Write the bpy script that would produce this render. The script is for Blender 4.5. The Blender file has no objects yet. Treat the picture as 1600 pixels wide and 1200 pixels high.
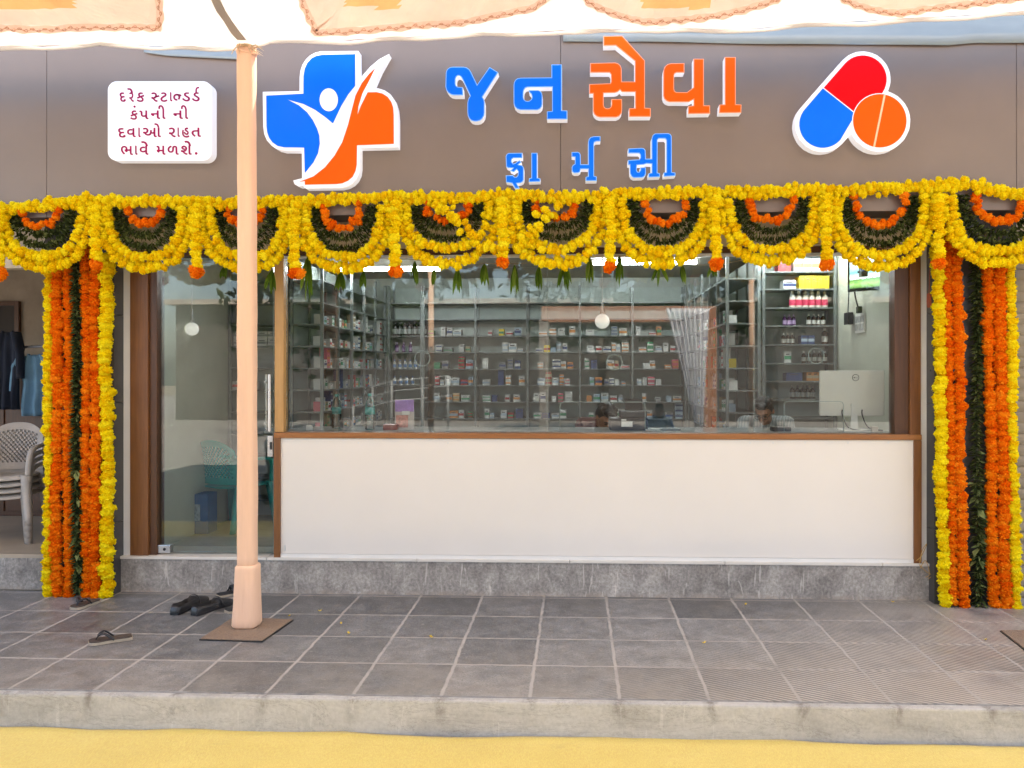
import bpy, bmesh, math, random
import numpy as np
from mathutils import Vector, Matrix, noise as mnoise

random.seed(7)
RNG = np.random.default_rng(11)
SC = bpy.context.scene
COL = SC.collection
R = math.radians

# ------------------------------------------------------------------ camera
CAM_Y, CAM_Z, FPX = -6.5, 1.76, 1300.0
YAW = math.atan(0.0406)
SX, SY = 47.0, -20.0
cam_d = bpy.data.cameras.new('camera')
cam = bpy.data.objects.new('camera', cam_d)
COL.objects.link(cam)
cam.location = (0, CAM_Y, CAM_Z)
cam.rotation_euler = (R(90), 0, YAW)
cam_d.sensor_width = 36
cam_d.lens = FPX / 1600 * 36
cam_d.shift_x = -SX / 1600
cam_d.shift_y = SY / 1600
cam_d.clip_start = 0.05
cam_d.clip_end = 500
SC.camera = cam

# ------------------------------------------------------------------ sky, sun, exposure
SUN_EL, SUN_AZ = 62.0, 20.0          # azimuth measured from +Y (behind the shop) towards +X
world = bpy.data.worlds.new('World')
SC.world = world
world.use_nodes = True
wn = world.node_tree.nodes
bg = wn['Background']
sky = wn.new('ShaderNodeTexSky')
sky.sky_type = 'NISHITA'
sky.sun_disc = False
sky.sun_elevation = R(SUN_EL)
sky.sun_rotation = R(SUN_AZ)
sky.dust_density = 2.0
world.node_tree.links.new(sky.outputs['Color'], bg.inputs['Color'])
bg.inputs['Strength'].default_value = 0.115
sun_d = bpy.data.lights.new('sun', 'SUN')
sun_d.energy = 5.0
sun_d.angle = R(0.53)
sun_d.color = (1.0, 0.90, 0.77)
sun = bpy.data.objects.new('sun', sun_d)
COL.objects.link(sun)
_sd = Vector((math.sin(R(SUN_AZ)) * math.cos(R(SUN_EL)), math.cos(R(SUN_AZ)) * math.cos(R(SUN_EL)), math.sin(R(SUN_EL))))
sun.rotation_euler = _sd.to_track_quat('Z', 'Y').to_euler()
SC.view_settings.view_transform = 'Standard'
SC.view_settings.look = 'None'
SC.view_settings.exposure = 2.42
SC.view_settings.gamma = 1.0
SC.render.engine = 'CYCLES'
SC.cycles.use_denoising = True
SC.cycles.max_bounces = 10
SC.cycles.diffuse_bounces = 5
SC.cycles.transparent_max_bounces = 16
SC.cycles.sample_clamp_indirect = 8.0

# ------------------------------------------------------------------ pixel -> place helpers
_c, _s = math.cos(YAW), math.sin(YAW)
def _dir(px, py):
    u = (px - 800 - SX) / FPX
    w = (600 + SY - py) / FPX
    return (-_s + u * _c, _c + u * _s, w)
def P(px, py, Y):
    d = _dir(px, py); k = (Y - CAM_Y) / d[1]
    return Vector((k * d[0], Y, CAM_Z + k * d[2]))
def PG(px, py, z):
    d = _dir(px, py); k = (z - CAM_Z) / d[2]
    return Vector((k * d[0], CAM_Y + k * d[1], z))
def PXX(px, py, X):
    d = _dir(px, py); k = X / d[0]
    return Vector((X, CAM_Y + k * d[1], CAM_Z + k * d[2]))

# ------------------------------------------------------------------ materials
def srgb(r, g, b):
    f = lambda v: (v / 255 / 12.92) if v / 255 <= 0.04045 else ((v / 255 + 0.055) / 1.055) ** 2.4
    return (f(r), f(g), f(b))
class NT:
    def __init__(s, name):
        s.m = bpy.data.materials.new(name); s.m.use_nodes = True
        s.t = s.m.node_tree; s.n = s.t.nodes
        s.b = s.n['Principled BSDF']; s.out = s.n['Material Output']
    def new(s, kind, **kw):
        x = s.n.new('ShaderNode' + kind)
        for k, v in kw.items():
            if k in x.inputs: x.inputs[k].default_value = v
            else: setattr(x, k, v)
        return x
    def link(s, a, b): s.t.links.new(a, b)
    def coords(s, scale=(1, 1, 1), kind='Object'):
        tc = s.new('TexCoord'); mp = s.new('Mapping'); mp.inputs['Scale'].default_value = scale
        s.link(tc.outputs[kind], mp.inputs['Vector']); return mp.outputs['Vector']
    def ramp(s, src, stops):
        r = s.new('ValToRGB'); e = r.color_ramp.elements
        while len(e) < len(stops): e.new(0.5)
        for el, (p, c) in zip(e, stops):
            el.position = p; el.color = (*c, 1) if len(c) == 3 else c
        s.link(src, r.inputs['Fac']); return r.outputs['Color']
    def noise(s, scale, detail=4, rough=0.6, vec=None, dist=0.0):
        x = s.new('TexNoise', Scale=scale, Detail=detail, Roughness=rough, Distortion=dist)
        if vec is not None: s.link(vec, x.inputs['Vector'])
        return x.outputs['Fac']
    def mix(s, fac, a, b, mode='MIX'):
        x = s.new('Mix', data_type='RGBA', blend_type=mode)
        for sock, v in ((x.inputs[0], fac), (x.inputs[6], a), (x.inputs[7], b)):
            if hasattr(v, 'is_output'): s.link(v, sock)
            elif isinstance(v, tuple): sock.default_value = (*v, 1)
            else: sock.default_value = v
        return x.outputs[2]
    def math(s, op, a, b=None, c=None):
        x = s.new('Math', operation=op)
        for i, v in enumerate((a, b, c)):
            if v is None: continue
            if hasattr(v, 'is_output'): s.link(v, x.inputs[i])
            else: x.inputs[i].default_value = v
        return x.outputs[0]
    def bump(s, h, strength=0.3, dist=0.01):
        x = s.new('Bump', Strength=strength, Distance=dist); s.link(h, x.inputs['Height']); s.link(x.outputs[0], s.b.inputs['Normal'])
_M = {}
def M(name, col, rough=0.5, metal=0.0, var=0.12, scale=6.0, bump=0.0, bscale=60.0, spec=0.5, emit=None, es=0.0, stretch=(1, 1, 1), kind='Object', coat=0.0):
    if name in _M: return _M[name]
    t = NT(name)
    v = t.coords(stretch, kind)
    f = t.noise(scale, 5, 0.6, v)
    lo = tuple(c * (1 - var) for c in col); hi = tuple(min(1, c * (1 + var)) for c in col)
    t.link(t.ramp(f, [(0.3, lo), (0.7, hi)]), t.b.inputs['Base Color'])
    r = t.new('MapRange'); t.link(f, r.inputs[0]); r.inputs[3].default_value = max(0, rough - 0.06); r.inputs[4].default_value = min(1, rough + 0.06)
    t.link(r.outputs[0], t.b.inputs['Roughness'])
    t.b.inputs['Metallic'].default_value = metal
    t.b.inputs['Specular IOR Level'].default_value = spec
    t.b.inputs['Coat Weight'].default_value = coat
    if emit: 
        t.b.inputs['Emission Color'].default_value = (*emit, 1); t.b.inputs['Emission Strength'].default_value = es
    if bump: t.bump(t.noise(bscale, 4, 0.6, v), bump, 0.01)
    _M[name] = t.m
    return t.m

def wood(name, a, b, rough=0.4):
    t = NT(name); v = t.coords((1, 1, 0.06))
    f = t.noise(38, 6, 0.65, v, 0.6)
    g = t.noise(140, 3, 0.6, v)
    c = t.ramp(f, [(0.3, a), (0.52, tuple((x + y) / 2 for x, y in zip(a, b))), (0.72, b)])
    c = t.mix(t.math('MULTIPLY', g, 0.35), c, tuple(x * 0.55 for x in a))
    t.link(c, t.b.inputs['Base Color']); t.b.inputs['Roughness'].default_value = rough
    t.bump(g, 0.06, 0.004)
    _M[name] = t.m; return t.m
def wood_h(name, a, b, rough=0.4):
    t = NT(name); v = t.coords((0.06, 1, 1))
    f = t.noise(38, 6, 0.65, v, 0.6)
    t.link(t.ramp(f, [(0.3, a), (0.72, b)]), t.b.inputs['Base Color']); t.b.inputs['Roughness'].default_value = rough
    _M[name] = t.m; return t.m

# ------------------------------------------------------------------ mesh builder
class MB:
    def __init__(s): s.v = []; s.f = []; s.mi = []; s.cur = 0
    def add(s, vs, fs, mi=None):
        o = len(s.v); s.v += [tuple(x) for x in vs]
        s.f += [tuple(i + o for i in f) for f in fs]; s.mi += [s.cur if mi is None else mi] * len(fs); return s
    def box(s, a, b, bev=0.0, mi=None):
        x0, y0, z0 = (min(p, q) for p, q in zip(a, b)); x1, y1, z1 = (max(p, q) for p, q in zip(a, b))
        if bev <= 0 or bev * 2.2 > min(x1 - x0, y1 - y0, z1 - z0):
            vs = [(x, y, z) for x in (x0, x1) for y in (y0, y1) for z in (z0, z1)]
            return s.add(vs, [(0, 1, 3, 2), (4, 6, 7, 5), (0, 4, 5, 1), (2, 3, 7, 6), (0, 2, 6, 4), (1, 5, 7, 3)], mi)
        bm = bmesh.new(); bmesh.ops.create_cube(bm, size=1)
        for q in bm.verts: q.co = Vector(((x0 + x1) / 2 + q.co.x * (x1 - x0), (y0 + y1) / 2 + q.co.y * (y1 - y0), (z0 + z1) / 2 + q.co.z * (z1 - z0)))
        bmesh.ops.bevel(bm, geom=bm.edges[:], offset=bev, segments=2, affect='EDGES', profile=0.6)
        return s.bm(bm, mi)
    def bm(s, bm, mi=None):
        bm.verts.ensure_lookup_table(); bm.verts.index_update()
        s.add([q.co for q in bm.verts], [[q.index for q in f.verts] for f in bm.faces], mi); bm.free(); return s
    def prism(s, pts, y0, y1, mi=None):
        """outline in the X-Z plane pushed from y0 (front) to y1 (back)"""
        n = len(pts)
        vs = [(p[0], y0, p[1]) for p in pts] + [(p[0], y1, p[1]) for p in pts]
        fs = [tuple(range(n)), tuple(range(2 * n - 1, n - 1, -1))] + [(i, i + n, (i + 1) % n + n, (i + 1) % n) for i in range(n)]
        return s.add(vs, fs, mi)
    def slab(s, pts, z0, z1, mi=None):
        n = len(pts)
        vs = [(p[0], p[1], z0) for p in pts] + [(p[0], p[1], z1) for p in pts]
        fs = [tuple(range(n - 1, -1, -1)), tuple(range(n, 2 * n))] + [(i, (i + 1) % n, (i + 1) % n + n, i + n) for i in range(n)]
        return s.add(vs, fs, mi)
    def tube(s, pts, rad, seg=8, closed=False, mi=None, flat=1.0):
        pts = [Vector(p) for p in pts]; n = len(pts)
        rads = rad if isinstance(rad, (list, tuple)) else [rad] * n
        vs = []; up = None
        for i, p in enumerate(pts):
            if closed: t = pts[(i + 1) % n] - pts[i - 1]
            else: t = pts[min(i + 1, n - 1)] - pts[max(i - 1, 0)]
            t = t.normalized() if t.length > 1e-9 else Vector((0, 0, 1))
            if up is None: up = Vector((0, 0, 1)) if abs(t.z) < 0.9 else Vector((1, 0, 0))
            a = t.cross(up)
            if a.length < 1e-6: a = t.orthogonal()
            a.normalize(); b = a.cross(t).normalized(); up = b
            for k in range(seg):
                q = 2 * math.pi * k / seg
                vs.append(p + (a * math.cos(q) + b * math.sin(q) * flat) * rads[i])
        fs = []
        for i in range(n if closed else n - 1):
            j = (i + 1) % n
            for k in range(seg):
                l = (k + 1) % seg
                fs.append((i * seg + k, i * seg + l, j * seg + l, j * seg + k))
        if not closed: fs += [tuple(range(seg - 1, -1, -1)), tuple((n - 1) * seg + k for k in range(seg))]
        return s.add(vs, fs, mi)
    def lathe(s, prof, seg=16, c=(0, 0, 0), mi=None):
        vs = []; n = len(prof)
        for r, z in prof:
            for k in range(seg):
                q = 2 * math.pi * k / seg; vs.append((c[0] + r * math.cos(q), c[1] + r * math.sin(q), c[2] + z))
        fs = [(i * seg + k, i * seg + (k + 1) % seg, (i + 1) * seg + (k + 1) % seg, (i + 1) * seg + k) for i in range(n - 1) for k in range(seg)]
        fs += [tuple(range(seg - 1, -1, -1)), tuple((n - 1) * seg + k for k in range(seg))]
        return s.add(vs, fs, mi)
    def grid(s, rows, mi=None):
        n = len(rows[0]); vs = [p for r in rows for p in r]
        fs = [(i * n + j, i * n + j + 1, (i + 1) * n + j + 1, (i + 1) * n + j) for i in range(len(rows) - 1) for j in range(n - 1)]
        return s.add(vs, fs, mi)
    def shell(s, rows, off, mi=None):
        """a grid sheet with real thickness; off is the offset vector of the second skin"""
        off = Vector(off); n = len(rows[0]); m = len(rows)
        a = [Vector(p) for r in rows for p in r]; vs = a + [p + off for p in a]; N = len(a)
        fs = []
        for i in range(m - 1):
            for j in range(n - 1):
                q = (i * n + j, i * n + j + 1, (i + 1) * n + j + 1, (i + 1) * n + j)
                fs += [q, tuple(x + N for x in reversed(q))]
        rim = [j for j in range(n)] + [i * n + n - 1 for i in range(1, m)] + [(m - 1) * n + j for j in range(n - 2, -1, -1)] + [i * n for i in range(m - 2, 0, -1)]
        for k in range(len(rim)):
            x, y = rim[k], rim[(k + 1) % len(rim)]; fs.append((x, x + N, y + N, y))
        return s.add(vs, fs, mi)
def raw_obj(name, V, F, mi, mats, parent=None, base=None, smooth=False):
    off = Vector(base) if base is not None else (Vector(parent['_base']) if parent is not None else Vector((0, 0, 0)))
    me = bpy.data.meshes.new(name)
    V = np.asarray(V, dtype=np.float32).reshape(-1, 3) - np.array(off, dtype=np.float32)
    me.from_pydata(V.tolist(), [], F)
    if not isinstance(mats, (list, tuple)): mats = [mats]
    for m in mats: me.materials.append(m)
    if mi is not None and len(mats) > 1: me.polygons.foreach_set('material_index', mi)
    if smooth is True: me.polygons.foreach_set('use_smooth', [True] * len(me.polygons))
    me.update()
    o = bpy.data.objects.new(name, me); COL.objects.link(o)
    o['_base'] = tuple(off)
    if parent is not None:
        o.parent = parent
        o.location = off - Vector(parent['_base'])
    else: o.location = off
    if smooth == 'auto':
        bm = bmesh.new(); bm.from_mesh(me)
        bmesh.ops.recalc_face_normals(bm, faces=bm.faces)
        for f in bm.faces: f.smooth = True
        for e in bm.edges:
            if len(e.link_faces) == 2 and e.calc_face_angle(0) > R(38): e.smooth = False
        bm.to_mesh(me); bm.free()
    return o
def part(name, mb, mats, parent, smooth=False, label=None):
    o = raw_obj(name, mb.v, mb.f, mb.mi, mats, parent, None, smooth)
    if label: o['label'] = label
    return o
def tag(o, label, cat, group=None):
    o['label'] = label; o['category'] = cat
    if group: o['group'] = group
    return o
def single(name, mb, mats, label, cat, base=None, group=None, smooth=False):
    if base is None:
        a = np.array(mb.v); base = ((a[:, 0].min() + a[:, 0].max()) / 2, (a[:, 1].min() + a[:, 1].max()) / 2, a[:, 2].min())
    return tag(raw_obj(name, mb.v, mb.f, mb.mi, mats, None, base, smooth), label, cat, group)
def structure(name, mb, mats, smooth=False):
    o = raw_obj(name, mb.v, mb.f, mb.mi, mats, None, (0, 0, 0), smooth); o['kind'] = 'structure'; return o
def thing(name, label, cat, base=(0, 0, 0), group=None):
    o = bpy.data.objects.new(name, None); COL.objects.link(o); o.location = base; o['_base'] = tuple(base)
    o.empty_display_size = 0.1
    return tag(o, label, cat, group)
def copy_tree(root, loc, rotz=0.0, label=None):
    r = root.copy(); COL.objects.link(r); r.location = loc; r.rotation_euler = (0, 0, rotz)
    if label: r['label'] = label
    for ch in list(root.children):
        c = ch.copy(); COL.objects.link(c); c.parent = r
        for g in ch.children:
            d = g.copy(); COL.objects.link(d); d.parent = c
    return r
def spline(pts, n):
    """Catmull-Rom through points"""
    pts = [Vector(p) for p in pts]; out = []
    m = len(pts) - 1
    for i in range(m):
        p0, p1, p2, p3 = pts[max(i - 1, 0)], pts[i], pts[i + 1], pts[min(i + 2, m)]
        for k in range(n):
            t = k / n
            out.append(0.5 * ((2 * p1) + (p2 - p0) * t + (2 * p0 - 5 * p1 + 4 * p2 - p3) * t * t + (3 * p1 - p0 - 3 * p2 + p3) * t ** 3))
    out.append(pts[-1]); return out
def resample(pts, step):
    pts = [Vector(p) for p in pts]; L = [0.0]
    for a, b in zip(pts, pts[1:]): L.append(L[-1] + (b - a).length)
    n = max(2, int(round(L[-1] / step)) + 1); out = []; j = 0
    for i in range(n):
        t = L[-1] * i / (n - 1)
        while j < len(pts) - 2 and L[j + 1] < t: j += 1
        seg = L[j + 1] - L[j]
        out.append(pts[j].lerp(pts[j + 1], (t - L[j]) / seg if seg > 1e-9 else 0))
    return out
def offset_poly(pts, t):
    n = len(pts); area = sum(pts[i][0] * pts[(i + 1) % n][1] - pts[(i + 1) % n][0] * pts[i][1] for i in range(n))
    sg = 1 if area > 0 else -1; out = []
    for i in range(n):
        a = Vector(pts[i - 1]); b = Vector(pts[i]); c = Vector(pts[(i + 1) % n])
        d1 = (b - a).normalized(); d2 = (c - b).normalized()
        n1 = Vector((-d1.y, d1.x)) * sg; n2 = Vector((-d2.y, d2.x)) * sg
        m = n1 + n2
        if m.length < 1e-6: m = n1
        m.normalize(); k = min(1 / max(m.dot(n1), 0.35), 2.0)
        out.append(tuple(b + m * t * k))
    return out

# ------------------------------------------------------------------ setting materials
def mat_pavement():
    t = NT('stone_tiles'); b = t.b
    tc = t.new('TexCoord'); sep = t.new('SeparateXYZ'); t.link(tc.outputs['Object'], sep.inputs[0])
    X, Y = sep.outputs[0], sep.outputs[1]
    wob = t.noise(9, 2, 0.5, tc.outputs['Object'])
    wobv = t.math('MULTIPLY', t.math('SUBTRACT', wob, 0.5), 0.02)
    TX, TY = 0.482, 0.492
    def line(c, off, T, half):
        u = t.math('DIVIDE', t.math('ADD', t.math('ADD', c, off), wobv), T)
        fr = t.math('FRACT', u)
        d = t.math('ABSOLUTE', t.math('SUBTRACT', fr, 0.5))
        d = t.math('MULTIPLY', t.math('SUBTRACT', 0.5, d), T)
        return d, t.math('FLOOR', u)
    dx, ix = line(X, 10 * TX - 0.235, TX, 0.01)
    dy, iy = line(Y, 10 * TY + 0.545, TY, 0.01)
    gx = t.new('MapRange'); t.link(dx, gx.inputs[0]); gx.inputs[1].default_value = 0.006; gx.inputs[2].default_value = 0.013; gx.inputs[3].default_value = 1; gx.inputs[4].default_value = 0
    gy = t.new('MapRange'); t.link(dy, gy.inputs[0]); gy.inputs[1].default_value = 0.005; gy.inputs[2].default_value = 0.012; gy.inputs[3].default_value = 1; gy.inputs[4].default_value = 0
    brk = t.ramp(t.noise(3.1, 4, 0.7, tc.outputs['Object']), [(0.33, (0.45,) * 3), (0.50, (1,) * 3)])
    grout = t.math('MULTIPLY', t.math('MAXIMUM', gx.outputs[0], gy.outputs[0]), brk)
    # per tile tone
    cmb = t.new('CombineXYZ'); t.link(ix, cmb.inputs[0]); t.link(iy, cmb.inputs[1])
    wnz = t.new('TexWhiteNoise'); wnz.noise_dimensions = '3D'; t.link(cmb.outputs[0], wnz.inputs['Vector'])
    tile = t.ramp(wnz.outputs['Value'], [(0.0, (0.124, 0.122, 0.121)), (0.5, (0.168, 0.164, 0.161)), (1.0, (0.225, 0.218, 0.212))])
    n1 = t.noise(7, 8, 0.68, tc.outputs['Object'], 0.4)
    tile = t.mix(0.72, tile, t.ramp(n1, [(0.3, (0.18,) * 3), (0.7, (0.86,) * 3)]), 'OVERLAY')
    fine = t.noise(120, 3, 0.7, tc.outputs['Object'])
    tile = t.mix(0.35, tile, t.ramp(fine, [(0.35, (0.12,) * 3), (0.65, (0.88,) * 3)]), 'OVERLAY')
    pits = t.ramp(t.noise(55, 5, 0.8, tc.outputs['Object']), [(0.54, (0,) * 3), (0.64, (1,) * 3)])
    tile = t.mix(t.math('MULTIPLY', pits, 0.6), tile, (0.045, 0.042, 0.04))
    chips = t.ramp(t.noise(38, 6, 0.8, t.coords((1, 1.6, 1)), 0.8), [(0.58, (0,) * 3), (0.64, (1,) * 3)])
    tile = t.mix(t.math('MULTIPLY', chips, 0.6), tile, (0.42, 0.37, 0.33))
    # diagonal anti-slip ridges, worn away in patches
    diag = t.math('ADD', t.math('MULTIPLY', X, 0.5), t.math('MULTIPLY', Y, 0.85))
    rid = t.math('SINE', t.math('MULTIPLY', diag, 2 * math.pi / 0.030))
    rid01 = t.math('MULTIPLY_ADD', rid, 0.5, 0.5)
    xm = t.new('MapRange'); t.link(t.math('SUBTRACT', X, t.math('MULTIPLY', Y, 0.9)), xm.inputs[0]); xm.inputs[1].default_value = 1.6; xm.inputs[2].default_value = 3.2
    wear = t.ramp(t.noise(1.6, 3, 0.6, tc.outputs['Object']), [(0.30, (0.25,) * 3), (0.5, (1,) * 3)])
    rmask = t.math('MULTIPLY', t.math('MULTIPLY', xm.outputs[0], wear), t.math('SUBTRACT', 1.0, grout))
    groove = t.math('MULTIPLY', t.ramp(rid01, [(0.5, (0,) * 3), (0.62, (1,) * 3)]), rmask)
    tile = t.mix(t.math('MULTIPLY', groove, 0.9), tile, (0.58, 0.51, 0.43))
    # sandy dust gathered near the kerb
    dm = t.new('MapRange'); t.link(Y, dm.inputs[0]); dm.inputs[1].default_value = -1.05; dm.inputs[2].default_value = -2.05
    dn = t.ramp(t.noise(2.6, 7, 0.68, tc.outputs['Object'], 0.5), [(0.36, (0,) * 3), (0.60, (1,) * 3)])
    dust = t.math('MULTIPLY', t.math('MULTIPLY', dn, dm.outputs[0]), 0.6)
    dust2 = t.math('MULTIPLY', t.ramp(t.noise(1.3, 8, 0.75, tc.outputs['Object']), [(0.55, (0,) * 3), (0.8, (1,) * 3)]), 0.45)
    tile = t.mix(t.math('MAXIMUM', dust, dust2), tile, (0.40, 0.35, 0.29))
    c = t.mix(t.math('MULTIPLY', grout, 0.85), tile, (0.46, 0.42, 0.38))
    t.link(c, b.inputs['Base Color'])
    rr = t.ramp(n1, [(0.3, (0.34,) * 3), (0.7, (0.55,) * 3)])
    rr2 = t.mix(t.math('MAXIMUM', dust, grout), rr, (0.85, 0.85, 0.85))
    t.link(rr2, b.inputs['Roughness'])
    h = t.math('SUBTRACT', t.math('MULTIPLY', fine, 0.25), t.math('ADD', t.math('MULTIPLY', grout, 0.5), t.math('MULTIPLY', groove, 0.5)))
    t.bump(h, 0.35, 0.006)
    return t.m
def mat_concrete(name, base, dark, light, vscale=(1, 1, 0.35), drips=None, sc=3.0, ov=0.4, stains=False):
    t = NT(name); v = t.coords(vscale); v2 = t.coords((1, 1, 1))
    n1 = t.noise(sc, 8, 0.7, v, 0.5); n2 = t.noise(45, 4, 0.7, v2)
    c = t.ramp(n1, [(0.28, dark), (0.5, base), (0.74, light)])
    c = t.mix(ov, c, t.ramp(n2, [(0.35, (0.25,) * 3), (0.65, (0.75,) * 3)]), 'OVERLAY')
    scr = t.ramp(t.noise(20, 2, 0.5, t.coords((1.3, 1, 0.18)), 1.2), [(0.66, (0,) * 3), (0.70, (1,) * 3)])
    c = t.mix(t.math('MULTIPLY', scr, 0.12 if drips else 0.35), c, tuple(min(1, x * 1.7) for x in light))
    if drips:
        tc = t.new('TexCoord'); sp = t.new('SeparateXYZ'); t.link(tc.outputs['Object'], sp.inputs[0])
        u = t.math('FRACT', t.math('DIVIDE', t.math('ADD', sp.outputs[0], 10 * drips - 0.235), drips))
        d = t.math('ABSOLUTE', t.math('SUBTRACT', t.math('FRACT', t.math('ADD', u, 0.5)), 0.5))
        mk = t.new('MapRange'); t.link(d, mk.inputs[0]); mk.inputs[1].default_value = 0.02; mk.inputs[2].default_value = 0.10; mk.inputs[3].default_value = 1; mk.inputs[4].default_value = 0
        zz = t.new('MapRange'); t.link(sp.outputs[2], zz.inputs[0]); zz.inputs[1].default_value = -0.16; zz.inputs[2].default_value = 0.0
        bl = t.ramp(t.noise(16, 6, 0.75, t.coords((1, 1, 0.6))), [(0.42, (0,) * 3), (0.6, (1,) * 3)])
        f = t.math('MULTIPLY', t.math('MULTIPLY', mk.outputs[0], zz.outputs[0]), bl)
        c = t.mix(t.math('MULTIPLY', f, 0.7), c, (0.13, 0.105, 0.08))
        cr = t.ramp(t.noise(2.2, 10, 0.78, t.coords((0.5, 1, 2.4)), 0.8), [(0.492, (0,) * 3), (0.5, (1,) * 3), (0.508, (0,) * 3)])
        c = t.mix(t.math('MULTIPLY', cr, 0.5), c, (0.10, 0.085, 0.07))
    if stains:
        big = t.ramp(t.noise(1.7, 7, 0.72, v2, 0.7), [(0.40, (0,) * 3), (0.62, (1,) * 3)])
        c = t.mix(t.math('MULTIPLY', big, 0.25), c, (0.13, 0.113, 0.10))
        lim = t.ramp(t.noise(13, 9, 0.8, t.coords((1, 1, 0.45)), 1.0), [(0.57, (0,) * 3), (0.63, (1,) * 3)])
        c = t.mix(t.math('MULTIPLY', lim, 0.3), c, (0.60, 0.56, 0.50))
        tc = t.new('TexCoord'); sp = t.new('SeparateXYZ'); t.link(tc.outputs['Object'], sp.inputs[0])
        zz = t.new('MapRange'); t.link(sp.outputs[2], zz.inputs[0]); zz.inputs[1].default_value = 0.045; zz.inputs[2].default_value = 0.0
        foot = t.math('MULTIPLY', zz.outputs[0], t.ramp(t.noise(9, 6, 0.7, v2), [(0.4, (0,) * 3), (0.6, (1,) * 3)]))
        c = t.mix(t.math('MULTIPLY', foot, 0.8), c, (0.42, 0.34, 0.27))
    t.link(c, t.b.inputs['Base Color']); t.b.inputs['Roughness'].default_value = 0.85; t.b.inputs['Specular IOR Level'].default_value = 0.25
    t.bump(t.math('ADD', n2, t.math('MULTIPLY', n1, 0.8)), 0.3, 0.008)
    return t.m
def mat_glass(name, tint=(0.94, 0.965, 0.95), k=1.1):
    t = NT(name); t.n.remove(t.b)
    tr = t.new('BsdfTransparent'); tr.inputs[0].default_value = (*tint, 1)
    gl = t.new('BsdfGlossy'); gl.inputs['Roughness'].default_value = 0.0; gl.inputs['Color'].default_value = (1, 1, 1, 1)
    fr = t.new('Fresnel', IOR=1.5); mx = t.new('MixShader')
    # faint waviness of float glass
    bm_ = t.new('Bump', Strength=0.012, Distance=0.002); t.link(t.noise(1.5, 2, 0.5, t.coords((1, 1, 1))), bm_.inputs['Height'])
    t.link(bm_.outputs[0], gl.inputs['Normal'])
    t.link(t.math('MULTIPLY', fr.outputs[0], k), mx.inputs[0]); t.link(tr.outputs[0], mx.inputs[1]); t.link(gl.outputs[0], mx.inputs[2])
    t.link(mx.outputs[0], t.out.inputs['Surface']); return t.m
def mat_cloth(name, col, trans=0.45, var=0.06, scale=4):
    t = NT(name); v = t.coords()
    f = t.noise(scale, 5, 0.6, v); c = t.ramp(f, [(0.3, tuple(x * (1 - var) for x in col)), (0.7, tuple(min(1, x * (1 + var)) for x in col))])
    df = t.new('BsdfDiffuse'); tl = t.new('BsdfTranslucent'); mx = t.new('MixShader'); mx.inputs[0].default_value = trans
    t.link(c, df.inputs[0]); t.link(c, tl.inputs[0]); t.link(df.outputs[0], mx.inputs[1]); t.link(tl.outputs[0], mx.inputs[2])
    bp = t.new('Bump', Strength=0.25, Distance=0.01); t.link(t.noise(260, 2, 0.5, v), bp.inputs['Height']); t.link(bp.outputs[0], df.inputs['Normal'])
    t.n.remove(t.b); t.link(mx.outputs[0], t.out.inputs['Surface']); return t.m
def mat_fascia():
    t = NT('brown_composite_panel'); v = t.coords()
    n = t.noise(1.2, 4, 0.6, v)
    t.link(t.ramp(n, [(0.3, (0.205, 0.158, 0.132)), (0.7, (0.228, 0.176, 0.147))]), t.b.inputs['Base Color'])
    br = t.noise(30, 3, 0.6, t.coords((0.15, 1, 8)))
    rg = t.new('MapRange'); t.link(br, rg.inputs[0]); rg.inputs[3].default_value = 0.36; rg.inputs[4].default_value = 0.46
    t.link(rg.outputs[0], t.b.inputs['Roughness']); t.b.inputs['Metallic'].default_value = 0.35
    t.bump(t.noise(0.9, 2, 0.5, v), 0.12, 0.02)
    return t.m

m_pave = mat_pavement()
m_kerb = mat_concrete('kerb_concrete', (0.49, 0.465, 0.43), (0.36, 0.34, 0.31), (0.60, 0.575, 0.54), (0.6, 1, 1.4), drips=0.482, sc=2.4, ov=0.16)
m_plinth = mat_concrete('plinth_concrete', (0.35, 0.318, 0.285), (0.18, 0.162, 0.146), (0.56, 0.515, 0.46), (1, 1, 0.7), sc=5.5, ov=0.55, stains=True)
m_fascia = mat_fascia()
m_seam = M('panel_joint', (0.05, 0.035, 0.03), 0.6)
m_beam = M('beige_plaster', (0.50, 0.43, 0.35), 0.8, var=0.1, bump=0.1)
m_darkstone = M('dark_granite', (0.052, 0.049, 0.047), 0.30, var=0.12, scale=5)
m_white = M('white_paint', (0.80, 0.78, 0.74), 0.5, var=0.03)
m_cream = M('counter_laminate', (0.79, 0.74, 0.675), 0.34, var=0.02, scale=1.5)
m_tilew = M('threshold_tile', (0.70, 0.65, 0.58), 0.4, var=0.07)
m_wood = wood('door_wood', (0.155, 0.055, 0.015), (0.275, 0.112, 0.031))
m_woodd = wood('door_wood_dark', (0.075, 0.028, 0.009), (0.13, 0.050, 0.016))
m_woodh = wood_h('counter_edge_wood', (0.24, 0.088, 0.02), (0.36, 0.145, 0.038))
m_pine = wood('pine_post', (0.50, 0.27, 0.085), (0.62, 0.36, 0.13))
m_glass = mat_glass('window_glass')
m_glassd = mat_glass('door_glass', (0.94, 0.965, 0.945))
m_gedge = M('glass_edge', (0.26, 0.33, 0.31), 0.2, spec=0.6)
m_steel = M('brushed_steel', (0.62, 0.61, 0.60), 0.28, 1.0)
m_alu = M('aluminium_strip', (0.75, 0.75, 0.74), 0.35, 0.9)
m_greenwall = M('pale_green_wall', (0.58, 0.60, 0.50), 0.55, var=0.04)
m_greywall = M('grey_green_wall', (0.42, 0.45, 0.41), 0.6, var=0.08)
m_ceil = M('shop_ceiling', (0.42, 0.40, 0.36), 0.7, var=0.05)
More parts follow.
